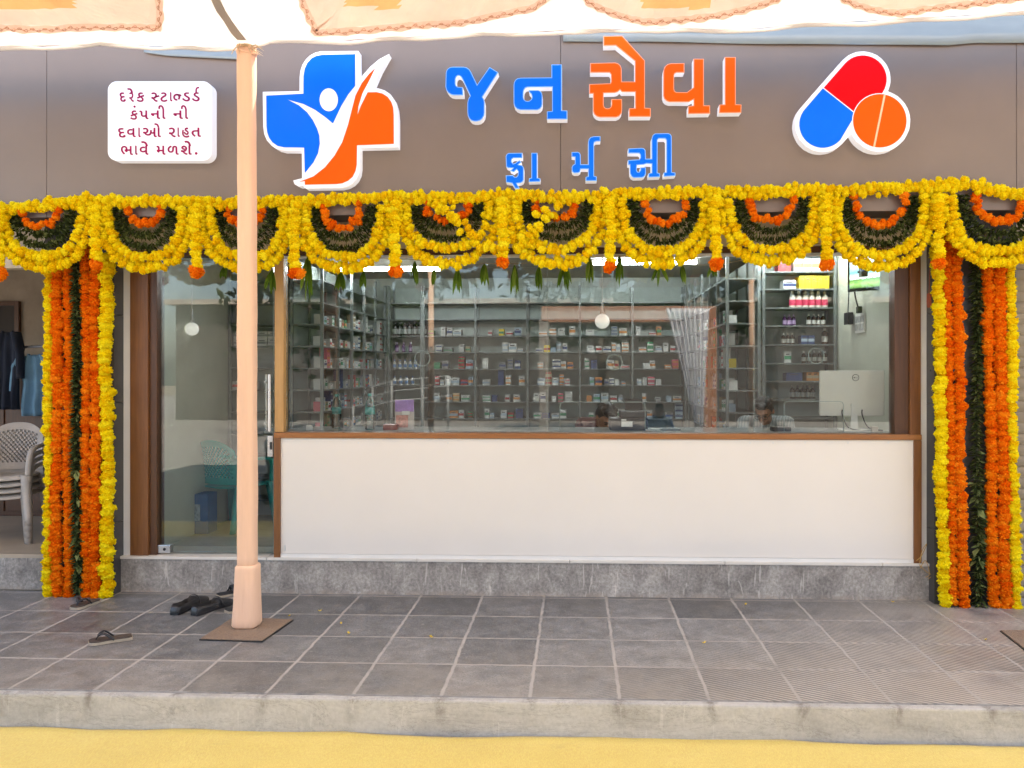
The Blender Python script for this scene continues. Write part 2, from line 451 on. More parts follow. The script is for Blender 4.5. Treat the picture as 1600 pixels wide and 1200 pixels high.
m_floor_in = M('shop_floor_tile', (0.52, 0.47, 0.38), 0.25, var=0.08)
m_black = M('black_plastic', (0.018, 0.018, 0.02), 0.45)
m_rack = M('rack_steel', (0.20, 0.22, 0.215), 0.4, 0.3, var=0.2)
m_rackback = M('rack_back_panel', (0.44, 0.50, 0.47), 0.5, var=0.08)

# ------------------------------------------------------------------ setting: pavement, plinth, street
FLOOR = 0.285
KY = -2.02
mb = MB(); mb.box((-9, KY + 0.006, -0.3), (9, 0.0, 0.0)); structure('pavement', mb, m_pave)
mb = MB(); mb.box((-9, KY - 0.05, -0.4), (9, KY + 0.006, -0.004), bev=0.012); structure('kerb', mb, m_kerb)
mb = MB(); mb.box((-40, -60, -0.5), (40, KY - 0.05, -0.20)); structure('street', mb, M('street_asphalt', (0.24, 0.22, 0.20), 0.85, var=0.25, scale=3, bump=0.3))
mb = MB(); mb.box((-80, -120, -1.2), (80, 60, -0.52)); structure('ground', mb, M('ground_soil', (0.22, 0.18, 0.13), 0.9, var=0.2))
mb = MB()
xa = P(193, 900, 0).x; xb = P(1450, 900, 0).x
mb.box((xa - 0.05, 0.0, 0.0), (xb + 0.05, 0.4, FLOOR - 0.022)); structure('plinth', mb, m_plinth)
mb = MB(); rr = [-9, P(72, 900, 0).x]
mb.box((rr[0], 0.03, 0.0), (rr[1], 0.5, FLOOR - 0.03)); structure('plinth', mb, m_plinth)

# yellow carpet on the street, its edge lapping unevenly against the kerb
rows = []
nx = 90
for j in range(24):
    row = []
    for i in range(nx + 1):
        x = -7 + 14 * i / nx
        e = KY - 0.055 + 0.014 * math.sin(x * 2.3) + 0.02 * mnoise.noise((x * 1.1, 3, 0))
        y = e - (0.0 if j == 0 else 0.02 if j == 1 else 0.02 + 1.86 * ((j - 1) / 22) ** 1.3)
        z = -0.190 + (0.012 if j == 0 else 0.006) * (0.5 + mnoise.noise((x * 1.7, y * 1.3, 0))) + 0.006 * mnoise.noise((x * 6, y * 6, 2))
        row.append((x, y, z))
    rows.append(row)
t = NT('yellow_carpet_cloth'); v = t.coords()
n = t.noise(1.6, 5, 0.6, v); wv = t.noise(220, 2, 0.6, t.coords((1, 0.25, 1)))
c = t.ramp(n, [(0.3, (0.70, 0.515, 0.105)), (0.7, (0.77, 0.59, 0.14))])
c = t.mix(0.22, c, t.ramp(wv, [(0.35, (0.2,) * 3), (0.65, (0.82,) * 3)]), 'OVERLAY')
st = t.ramp(t.noise(5.5, 8, 0.75, t.coords((0.5, 1, 1)), 0.6), [(0.58, (0,) * 3), (0.74, (1,) * 3)])
c = t.mix(t.math('MULTIPLY', st, 0.22), c, (0.42, 0.30, 0.10))
t.link(c, t.b.inputs['Base Color']); t.b.inputs['Roughness'].default_value = 0.9; t.b.inputs['Sheen Weight'].default_value = 0.2
t.bump(t.math('ADD', wv, t.math('MULTIPLY', t.noise(5, 4, 0.6, t.coords((0.4, 1, 1))), 2.0)), 0.35, 0.008)
mb = MB(); mb.shell(rows, (0, 0, -0.008))
single('carpet', mb, t.m, 'yellow cloth carpet spread over the street along the kerb', 'carpet', (0, -5, -0.2), smooth=True)

# ------------------------------------------------------------------ the shop building
FY = -0.30                      # front of the fascia
bld = thing('shop_building', 'single storey pharmacy building with dark pillars, pale inside walls and open front', 'building', (0, 1, 0))
LX = -3.45; RX = 2.52; BY = 4.75; CZ = 3.02
jl0, jl1, jl2 = P(193, 600, 0.02).x, P(203, 600, 0.02).x, P(231, 600, 0.02).x
jr0, jr1, jr2 = P(1450, 600, 0.02).x, P(1439, 600, 0.02).x, P(1422, 600, 0.02).x
beamz = P(700, 387, 0.0).z
mb = MB(); mb.box((LX - 0.15, 0.4, 0.0), (RX + 0.15, BY + 0.1, FLOOR)); part('floor', mb, m_floor_in, bld)
mb = MB(); mb.box((LX - 0.15, 0.22, CZ), (RX + 0.15, BY + 0.1, CZ + 0.15)); part('ceiling', mb, m_ceil, bld)
mb = MB(); mb.box((LX - 0.14, 0.12, FLOOR - 0.01), (LX, 1.62, CZ + 0.01)); part('side_wall', mb, m_greenwall, bld)
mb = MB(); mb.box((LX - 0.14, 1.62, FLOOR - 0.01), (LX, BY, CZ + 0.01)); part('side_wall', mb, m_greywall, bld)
mb = MB(); mb.box((RX, 0.12, FLOOR - 0.01), (RX + 0.14, BY, CZ + 0.01)); part('side_wall', mb, m_greenwall, bld)
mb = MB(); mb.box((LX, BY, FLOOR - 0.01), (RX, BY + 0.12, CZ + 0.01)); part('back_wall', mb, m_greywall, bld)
mb = MB(); mb.box((-9, 0.0, beamz), (9, 0.22, 4.75)); part('beam', mb, m_beam, bld)
mb = MB(); mb.box((-9, 0.0, 4.75), (9, 8.0, 4.95)); part('roof', mb, m_beam, bld)
mb = MB()                                                        # threshold slab with thin joints
x = xa - 0.04
while x < xb + 0.03:
    x2 = min(x + 1.2, xb + 0.04); mb.box((x + 0.002, -0.012, FLOOR - 0.022), (x2 - 0.002, 0.4, FLOOR), bev=0.004); x = x2
part('threshold', mb, m_tilew, bld)
# pillars
cl0, cl1 = P(70, 700, -0.1).x, P(178, 700, -0.1).x
cr0, cr1 = P(1460, 700, -0.1).x, P(1588, 700, -0.1).x
ftop = beamz + 0.3
for a, b_ in ((cl0, cl1), (cr0, cr1)):
    mb = MB(); zj = P(1500, 632, -0.1).z
    for z0, z1 in ((0, 0.56), (0.565, zj), (zj + 0.005, 2.2), (2.205, ftop)):
        mb.box((a, -0.1, z0), (b_, 0.35, z1), bev=0.003)
    part('pillar', mb, m_darkstone, bld)
# white edge strips outside the wooden jambs
for a, b_ in ((cl1 + 0.002, jl1), (jr1, cr0 - 0.002)):
    mb = MB(); mb.box((min(a, jl0) if a < 0 else a, 0.035, FLOOR - 0.0), (b_, 0.12, beamz - 0.002)); part('white_jamb_strip', mb, m_white, bld)

# fascia: three brown panels with dark joints
fas = thing('fascia_board', 'long brown metallic fascia board above the shop front', 'fascia', (0, FY, 2.9))
z0 = P(800, 334, FY).z; z1 = 4.75
seams = [-9, P(73, 200, FY).x, P(876, 200, FY).x, P(1588, 200, FY).x, 9]
for a, b_ in zip(seams, seams[1:]):
    mb = MB(); mb.box((a + 0.0016, FY, z0), (b_ - 0.0016, FY + 0.02, z1), bev=0.002); part('panel', mb, m_fascia, fas)
mb = MB(); mb.box((-9, FY + 0.021, z0 + 0.003), (9, 0.0, z1)); part('backing', mb, m_seam, fas)

# wooden door and window surround
sur = thing('shopfront_frame', 'brown wooden frame around the glass door and window', 'frame', (0, 0.05, FLOOR))
zb = P(700, 398, 0.05).z
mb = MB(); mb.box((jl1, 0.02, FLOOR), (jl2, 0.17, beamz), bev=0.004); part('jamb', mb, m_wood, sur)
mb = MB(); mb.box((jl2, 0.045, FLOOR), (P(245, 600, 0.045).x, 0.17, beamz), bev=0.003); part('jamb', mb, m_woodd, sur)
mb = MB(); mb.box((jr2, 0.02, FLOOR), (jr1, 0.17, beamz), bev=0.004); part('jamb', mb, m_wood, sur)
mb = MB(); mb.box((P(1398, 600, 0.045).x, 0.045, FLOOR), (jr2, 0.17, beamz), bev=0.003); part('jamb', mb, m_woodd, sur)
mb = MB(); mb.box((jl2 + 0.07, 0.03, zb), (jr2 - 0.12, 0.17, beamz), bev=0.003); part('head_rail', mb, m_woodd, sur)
px0, px1 = P(429, 600, 0.03).x, P(443, 600, 0.03).x
CT = P(930, 677, 0.03).z          # top of the counter edge
mb = MB(); mb.box((px0, 0.03, CT + 0.002), (px1, 0.13, zb), bev=0.003); part('mullion', mb, m_pine, sur)
mb = MB(); mb.box((px1 + 0.01, 0.02, zb - 0.03), (jr2 - 0.13, 0.05, zb - 0.005), bev=0.003); part('metal_strip', mb, m_alu, sur)

# counter
cnt = thing('sales_counter', 'long cream sales counter with brown wooden edging below the window', 'counter', (-0.2, 0.3, FLOOR))
ce0, ce1 = P(428, 760, 0.0).x, P(1440, 760, 0.0).x
ti0, ti1 = P(438, 760, 0.0).x, P(1428, 760, 0.0).x
mb = MB(); mb.box((ti0 - 0.004, 0.012, FLOOR + 0.03), (ti1 + 0.004, 0.05, CT - 0.045)); part('front_panel', mb, m_cream, cnt)
for px in (1172, 1208, 1258, 1325, 1388, 560, 700, 1020):
    q = P(px, 692, 0.011); mb = MB(); mb.lathe([(0.006, 0), (0.006, 0.002), (0.004, 0.003)], 10); mb.v = [(q.x + x, 0.0118 - z, q.z + y) for x, y, z in mb.v]; part('screw', mb, m_alu, cnt)
q = P(445, 856, 0.011); mb = MB(); mb.box((q.x - 0.006, 0.007, q.z - 0.022), (q.x + 0.006, 0.0118, q.z + 0.022), bev=0.001); part('latch', mb, m_alu, cnt)
mb = MB(); mb.box((ti0, 0.006, FLOOR), (ti1, 0.055, FLOOR + 0.028)); part('skirting', mb, m_white, cnt)
mb = MB(); mb.box((ce0, -0.006, CT - 0.042), (ce1, 0.12, CT), bev=0.004); part('edge_trim', mb, m_woodh, cnt)
mb = MB(); mb.box((ce0, -0.004, FLOOR), (ti0, 0.12, CT - 0.043), bev=0.003); part('end_trim', mb, m_wood, cnt)
mb = MB(); mb.box((ti1, -0.004, FLOOR), (ce1, 0.12, CT - 0.043), bev=0.003); part('end_trim', mb, m_wood, cnt)
CTOP = CT + 0.003
mb = MB(); mb.box((ce0 + 0.01, 0.12, CT - 0.03), (RX, 0.72, CTOP), bev=0.003); part('worktop', mb, M('grey_worktop', (0.42, 0.42, 0.40), 0.25), cnt)
mb = MB(); mb.box((ce0 + 0.03, 0.14, FLOOR), (ce0 + 0.06, 0.68, CT - 0.031)); part('end_panel', mb, m_cream, cnt)

# window: three glass panes with polished edges and speaking holes
win = thing('shop_window', 'wide clear shop window of large glass panes standing on the counter', 'window', (0, 0.1, CT))
GY = 0.095
edges = [px1, P(855, 600, GY).x, P(1178, 600, GY).x, P(1398, 600, GY).x]
for a, b_ in zip(edges, edges[1:]):
    mb = MB(); mb.box((a + 0.002, GY - 0.004, CT + 0.004), (b_ - 0.002, GY + 0.004, zb)); pn = part('pane', mb, m_glass, win)
    mb = MB(); mb.box((b_ - 0.0015, GY - 0.005, CT + 0.004), (b_ + 0.0015, GY + 0.005, zb)); part('pane_edge', mb, m_gedge, pn)
for px, py in ((660, 560), (960, 566), (1275, 556)):
    c = P(px, py, GY); mb = MB(); rad = 12.0 / 197
    mb.tube([(c.x + rad * math.cos(q), GY - 0.004, c.z + rad * math.sin(q)) for q in [2 * math.pi * k / 28 for k in range(28)]], 0.0032, 6, True)
    part('speaking_hole_rim', mb, m_gedge, win, True)
for xa_, xb_, yt in ((875, 1008, 628), (1225, 1318, 627)):
    a = P(xa_, yt, GY); b_ = P(xb_, 672, GY); q = 0.03
    mb = MB(); mb.tube([(a.x, GY - 0.004, CT + 0.01), (a.x, GY - 0.004, a.z - q), (a.x + q * .3, GY - 0.004, a.z - q * .3), (a.x + q, GY - 0.004, a.z), (b_.x - q, GY - 0.004, a.z), (b_.x - q * .3, GY - 0.004, a.z - q * .3), (b_.x, GY - 0.004, a.z - q), (b_.x, GY - 0.004, CT + 0.01)], 0.0026, 6)
    part('cutout_edge', mb, m_gedge, win, True)

# glass door
door = thing('glass_door', 'frameless glass shop door with two vertical steel handles', 'door', (P(330, 860, 0.09).x, 0.09, FLOOR))
d0, d1 = P(246, 600, 0.09).x, P(428, 600, 0.09).x
mb = MB(); mb.box((d0, 0.084, FLOOR + 0.02), (d1, 0.094, zb)); pn = part('pane', mb, m_glassd, door)
mb = MB(); mb.box((d1 - 0.004, 0.083, FLOOR + 0.02), (d1 - 0.001, 0.095, zb)); part('pane_edge', mb, m_gedge, pn)
for px in (410, 421):
    a = P(px, 585, 0.045); b_ = P(px, 674, 0.045); yy = 0.045 if px == 421 else 0.135
    mb = MB(); mb.tube([(a.x, yy, a.z), (b_.x, yy, b_.z)], 0.0135, 12)
    for zz in (a.z - 0.06, b_.z + 0.06): mb.tube([(a.x, yy, zz), (a.x, 0.09, zz)], 0.008, 8)
    part('handle', mb, m_steel, door, 'auto')
a = P(226, 848, 0.06); b_ = P(266, 860, 0.06)
mb = MB(); mb.box((a.x, 0.06, FLOOR + 0.012), (b_.x, 0.115, FLOOR + 0.075), bev=0.004); pf = part('patch_fitting', mb, m_steel, door)
c = P(257, 855, 0.06); mb = MB(); mb.lathe([(0.012, 0), (0.012, 0.004), (0.009, 0.006)], 14)
mb.v = [(c.x + x, 0.06 - z, FLOOR + 0.044 + y) for x, y, z in mb.v]; part('screw', mb, m_black, pf)
a = P(420, 681, 0.07); b_ = P(428, 714, 0.07)
mb = MB(); mb.box((a.x - 0.008, 0.065, b_.z), (b_.x - 0.006, 0.113, a.z), bev=0.004); lk = part('lock', mb, m_steel, door)
mb = MB(); mb.box((b_.x - 0.03, 0.06, b_.z + 0.06), (b_.x - 0.012, 0.065, b_.z + 0.12)); part('keyhole_plate', mb, m_black, lk)

# neighbouring unit beside the pharmacy
nb = thing('neighbour_shop', 'dim open neighbouring shop room with worn beige walls and tiled floor', 'shop room', (-5, 1, FLOOR))
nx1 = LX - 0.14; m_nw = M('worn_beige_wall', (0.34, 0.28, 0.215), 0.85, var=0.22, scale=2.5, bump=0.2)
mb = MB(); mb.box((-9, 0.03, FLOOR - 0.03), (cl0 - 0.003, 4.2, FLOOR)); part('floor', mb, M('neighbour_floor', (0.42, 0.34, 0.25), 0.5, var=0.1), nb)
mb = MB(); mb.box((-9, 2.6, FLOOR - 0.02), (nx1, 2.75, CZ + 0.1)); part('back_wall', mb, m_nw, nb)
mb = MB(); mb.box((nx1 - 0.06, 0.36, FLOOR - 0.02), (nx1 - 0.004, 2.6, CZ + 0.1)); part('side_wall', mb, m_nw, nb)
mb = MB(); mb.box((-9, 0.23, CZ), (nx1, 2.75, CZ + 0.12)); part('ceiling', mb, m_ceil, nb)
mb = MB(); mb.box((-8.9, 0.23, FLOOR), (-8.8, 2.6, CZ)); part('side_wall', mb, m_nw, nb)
lz = P(40, 420, 0.02).z
mb = MB(); mb.box((-9, -0.02, lz), (cl0 - 0.004, 0.1, beamz - 0.003), bev=0.005); part('lintel', mb, M('pale_lintel', (0.55, 0.47, 0.36), 0.7), nb)

# roller shutter on the far side of the other pillar
rs = thing('roller_shutter', 'closed beige corrugated roller shutter beside the dark pillar', 'shutter', (cr1 + 1, 0.1, 0))
rows = []
for k in range(0, 400):
    z = 0.0 + 2.75 * k / 399; ph = (z / 0.085) % 1
    rows.append([(cr1 + 0.003, 0.1 - 0.022 * (abs(math.sin(math.pi * ph)) ** 0.5), z), (cr1 + 3, 0.1 - 0.022 * (abs(math.sin(math.pi * ph)) ** 0.5), z)])
mb = MB(); mb.shell(rows, (0, 0.01, 0)); part('curtain', mb, M('shutter_paint', (0.58, 0.51, 0.42), 0.45, var=0.06), rs, True)
mb = MB(); mb.box((cr1 + 0.002, 0.12, 0.0), (cr1 + 3, 0.3, 3.0)); part('backing', mb, m_seam, rs)

# ------------------------------------------------------------------ signs
m_acr_w = M('lit_white_acrylic', (0.72, 0.71, 0.76), 0.4, var=0.01, emit=(0.93, 0.93, 1.0), es=0.085)
m_blue = M('blue_acrylic', (0.0, 0.12, 0.78), 0.4, var=0.06, scale=3, emit=(0.0, 0.15, 0.95), es=0.07, spec=0.12)
m_blueb = M('pale_blue_edge', (0.16, 0.42, 0.88), 0.3, var=0.02, emit=(0.2, 0.45, 0.9), es=0.06)
m_org = M('orange_acrylic', (0.84, 0.085, 0.0), 0.4, var=0.05, scale=3, emit=(0.95, 0.10, 0.0), es=0.07, spec=0.12)
m_orgb = M('pale_orange_edge', (0.90, 0.30, 0.14), 0.3, var=0.02, emit=(0.9, 0.3, 0.12), es=0.06)
m_red = M('red_acrylic', (0.80, 0.0, 0.004), 0.4, var=0.04, scale=3, emit=(0.9, 0, 0.005), es=0.07, spec=0.1)
m_creaml = M('cream_line', (0.80, 0.62, 0.36), 0.4)
SF = FY - 0.085                 # front plane of the raised sign boxes
def topoly(pts, ox, oy, sc, Y):
    return [(lambda p: (p.x, p.z))(P(ox + x / sc, oy + y / sc, Y)) for x, y in pts]
def smooth_poly(pts, it=1):
    for _ in range(it):
        q = []
        for i in range(len(pts)):
            a, b = pts[i], pts[(i + 1) % len(pts)]
            q += [(a[0] * .82 + b[0] * .18, a[1] * .82 + b[1] * .18), (a[0] * .18 + b[0] * .82, a[1] * .18 + b[1] * .82)]
        pts = q
    return pts
def round_corners(pts, keep, d):
    return pts
Z3 = (680, 40, 4.446); Z4 = (900, 40, 4.443); Z2 = (400, 40, 4.446); Z5 = (1180, 40, 3.81)
LETTERS = [
 (Z3, 'b', [(75,330),(80,312),(90,300),(102,292),(118,288),(200,288),(222,294),(238,306),(250,325),(292,412),(378,290),(438,327),(330,497),(340,515),(344,535),(344,605),(340,628),(328,648),(312,661),(290,667),(270,667),(250,660),(236,646),(227,628),(224,605),(224,540),(228,518),(235,502),(243,490),(190,375),(180,358),(168,350),(158,349),(148,356),(142,372),(142,405),(146,418),(156,427),(192,430),(195,485),(130,485),(108,480),(90,467),(78,450),(72,425)]),
 (Z3, 'b', [(545,415),(548,395),(558,378),(572,368),(595,364),(808,362),(808,272),(880,272),(880,590),(918,592),(918,652),(776,652),(776,598),(812,595),(812,428),(640,430),(626,436),(617,450),(614,470),(614,500),(618,514),(628,523),(642,526),(656,523),(668,512),(672,498),(667,478),(652,462),(650,450),(715,450),(730,456),(741,470),(745,490),(745,545),(741,565),(728,581),(710,588),(590,588),(568,580),(552,564),(545,542)]),
 (Z4, 'o', [(190,75),(320,72),(478,245),(478,572),(518,574),(518,634),(368,634),(368,576),(410,574),(410,462),(318,462),(305,448),(290,462),(270,468),(192,470),(192,552),(196,566),(206,575),(218,577),(232,574),(242,565),(246,550),(246,512),(318,512),(320,585),(316,608),(302,628),(280,638),(165,638),(142,631),(126,616),(118,595),(118,474),(92,474),(92,408),(238,402),(243,390),(242,342),(232,328),(98,328),(98,262),(270,258),(292,264),(308,278),(316,298),(318,390),(408,390),(408,248),(275,140),(190,142)]),
 (Z4, 'o', [(605,330),(608,305),(618,284),(636,269),(660,263),(752,262),(752,328),(698,328),(686,334),(681,348),(680,440),(684,455),(695,463),(770,464),(815,430),(815,232),(887,232),(887,556),(930,556),(930,612),(778,614),(778,562),(815,556),(815,515),(785,532),(650,532),(628,525),(612,510),(605,488)]),
 (Z4, 'o', [(1032,220),(1108,220),(1108,548),(1148,550),(1146,606),(992,608),(996,550),(1032,548)]),
 (Z3, 'b', [(490,910),(497,894),(512,886),(606,885),(606,922),(545,922),(533,930),(532,948),(542,960),(556,956),(585,935),(600,950),(580,966),(604,972),(614,984),(616,1000),(616,1070),(608,1087),(592,1095),(568,1098),(588,1133),(557,1133),(533,1096),(493,1090),(490,1042),(540,1040),(552,1052),(564,1052),(573,1042),(576,1016),(566,1002),(545,1020),(520,1008),(540,992),(506,990),(493,980)]),
 (Z3, 'b', [(668,885),(710,885),(710,1058),(730,1062),(730,1085),(650,1088),(652,1062),(668,1058)]),
 (Z3, 'b', [(947,880),(990,878),(1004,885),(1010,898),(1012,965),(1062,965),(1062,810),(1067,790),(1080,776),(1100,770),(1148,770),(1148,805),(1118,806),(1107,812),(1104,824),(1104,1045),(1122,1050),(1122,1080),(1045,1080),(1045,1052),(1062,1048),(1062,998),(1012,998),(1007,1016),(994,1025),(965,1026),(952,1018),(948,1003),(948,985),(956,970),(970,962),(970,915),(947,912)]),
 (Z4, 'b', [(362,855),(455,850),(472,854),(482,866),(485,925),(524,925),(524,785),(532,762),(548,750),(640,748),(656,755),(664,770),(665,1018),(690,1022),(690,1045),(608,1050),(608,1022),(626,1018),(626,796),(618,786),(575,786),(566,796),(565,1022),(582,1026),(582,1052),(502,1055),(502,1028),(524,1022),(524,962),(488,960),(470,967),(424,970),(421,1003),(427,1016),(438,1016),(446,1004),(446,985),(485,985),(485,1030),(476,1048),(460,1057),(400,1058),(383,1048),(374,1028),(372,968),(360,968),(360,935),(438,930),(446,918),(445,898),(437,888),(362,888)]),
]
def raised(name, poly, parent, mface, mrim, inset=0.006, depth=None, back=FY):
    mb = MB(); mb.prism(poly, SF, back + 0.001); box = part(name, mb, m_acr_w, parent)
    mb = MB(); mb.prism(poly, SF - 0.004, SF - 0.0005)
    part('edge', mb, mrim, box)
    mb = MB(); mb.prism(offset_poly(poly, inset), SF - 0.0075, SF - 0.0042)
    part('face', mb, mface, box)
    return box
sgn = thing('lettering_sign', 'raised lettering in two rows, blue and orange words on the brown fascia', 'sign', (0.3, FY, 2.6))
for zz, c, pts in LETTERS:
    raised('letter', topoly(pts, *zz, SF), sgn, m_blue if c == 'b' else m_org, m_blueb if c == 'b' else m_orgb)

# cross emblem
emb = thing('cross_emblem', 'white edged medical cross emblem, blue and orange with a white figure', 'sign', tuple(P(515, 190, FY)))
plate = [(47,460),(302,455),(303,360),(308,315),(322,272),(345,236),(375,207),(410,188),(450,178),(712,176),(716,384),(745,340),(795,284),(855,234),(925,197),(905,232),(862,308),(808,432),(850,436),(895,450),(935,478),(962,516),(978,570),(985,640),(985,845),(720,850),(720,985),(714,1030),(696,1068),(668,1098),(632,1118),(590,1128),(345,1132),(325,1112),(300,1116),(268,1102),(258,1076),(320,1060),(318,870),(190,868),(148,858),(108,834),(76,798),(57,755),(50,705)]
blue = [(72,487),(330,474),(331,350),(340,300),(358,260),(388,228),(420,212),(462,204),(690,199),(690,418),(640,480),(592,560),(535,680),(480,635),(410,585),(330,545),(222,515),(300,555),(355,602),(395,655),(425,715),(441,765),(444,820),(432,885),(400,950),(340,1025),(335,848),(195,846),(150,836),(115,812),(92,780),(78,740),(74,700)]
orange = [(300,1086),(400,1048),(480,985),(545,905),(600,810),(640,690),(665,590),(692,485),(736,400),(785,338),(828,296),(788,380),(740,470),(712,560),(705,622),(728,560),(776,464),(838,463),(880,473),(915,496),(940,530),(953,570),(957,620),(958,822),(702,832),(700,965),(692,1010),(672,1050),(640,1078),(600,1096),(560,1101),(340,1106),(340,1080)]
mb = MB(); mb.prism(topoly(plate, *Z2, SF), SF, FY + 0.001); part('plate', mb, m_acr_w, emb)
mb = MB(); mb.prism(topoly(blue, *Z2, SF), SF - 0.004, SF - 0.0006); part('blue_field', mb, m_blue, emb)
mb = MB(); mb.prism(topoly(orange, *Z2, SF), SF - 0.004, SF - 0.0006); part('orange_field', mb, m_org, emb)
mb = MB(); mb.prism(topoly([(507 + 63 * math.cos(k * math.pi / 18), 517 + 79 * math.sin(k * math.pi / 18)) for k in range(36)], *Z2, SF), SF - 0.007, SF - 0.0042); part('figure_head', mb, m_acr_w, emb)

# capsule emblem
cap = thing('capsule_emblem', 'red and blue capsule with an orange tablet, raised emblem on the fascia', 'sign', tuple(P(1330, 165, FY)))
C1, C2, C3 = (640, 320), (402, 588), (740, 568); r1, r2, r3 = 142, 140, 159
ax = Vector((C2[0] - C1[0], C2[1] - C1[1])); ang = math.atan2(ax.y, ax.x)
def arc(c, r, a0, a1, n=20): return [(c[0] + r * math.cos(a0 + (a1 - a0) * k / n), c[1] + r * math.sin(a0 + (a1 - a0) * k / n)) for k in range(n + 1)]
def outline(g):
    import itertools
    # union outline of capsule and tablet, by sampling rays from an inside point
    c0 = (600, 500); out = []
    def inside(x, y):
        if math.hypot(x - C3[0], y - C3[1]) < r3 + g: return True
        t = max(0, min(1, ((x - C1[0]) * ax.x + (y - C1[1]) * ax.y) / ax.length_squared))
        return math.hypot(x - C1[0] - ax.x * t, y - C1[1] - ax.y * t) < (r1 * (1 - t) + r2 * t) + g
    for k in range(180):
        q = 2 * math.pi * k / 180; lo, hi = 0, 700
        # march from outside in, so the notch between the shapes is kept
        r = 0
        while inside(c0[0] + r * math.cos(q), c0[1] + r * math.sin(q)): r += 2
        out.append((c0[0] + r * math.cos(q), c0[1] + r * math.sin(q)))
    return out
mb = MB(); mb.prism(topoly(outline(23), *Z5, SF), SF, FY + 0.001); part('plate', mb, m_acr_w, cap)
# split line from (408,370) to (588,510), tablet in front
n1 = ang
red = arc(C1, r1, ang + math.pi / 2, ang + 1.5 * math.pi)
mid1 = (408, 370); mid2 = (603, 524)
def clip_tab(pts, keep_out=r3 + 5):
    return pts
redp = red + [mid2, mid1]
blup = arc(C2, r2, ang - math.pi / 2, ang + math.pi / 2) + [(402, 374), (597, 528)]
mb = MB(); mb.prism(topoly(redp, *Z5, SF), SF - 0.003, SF - 0.0006); part('red_half', mb, m_red, cap)
mb = MB(); mb.prism(topoly(blup, *Z5, SF), SF - 0.003, SF - 0.0006); part('blue_half', mb, m_blue, cap)
mb = MB(); mb.prism(topoly(arc(C3, r3 + 5, 0, 2 * math.pi * 47 / 48, 47), *Z5, SF), SF - 0.0045, SF - 0.0031); part('tablet_rim', mb, m_acr_w, cap)
mb = MB(); mb.prism(topoly(arc(C3, r3, 0, 2 * math.pi * 47 / 48, 47), *Z5, SF), SF - 0.007, SF - 0.0047); part('tablet', mb, m_org, cap)
mb = MB(); mb.prism(topoly([(763, 414), (774, 416), (711, 724), (700, 722)], *Z5, SF), SF - 0.0085, SF - 0.0072); part('score_line', mb, m_creaml, cap)

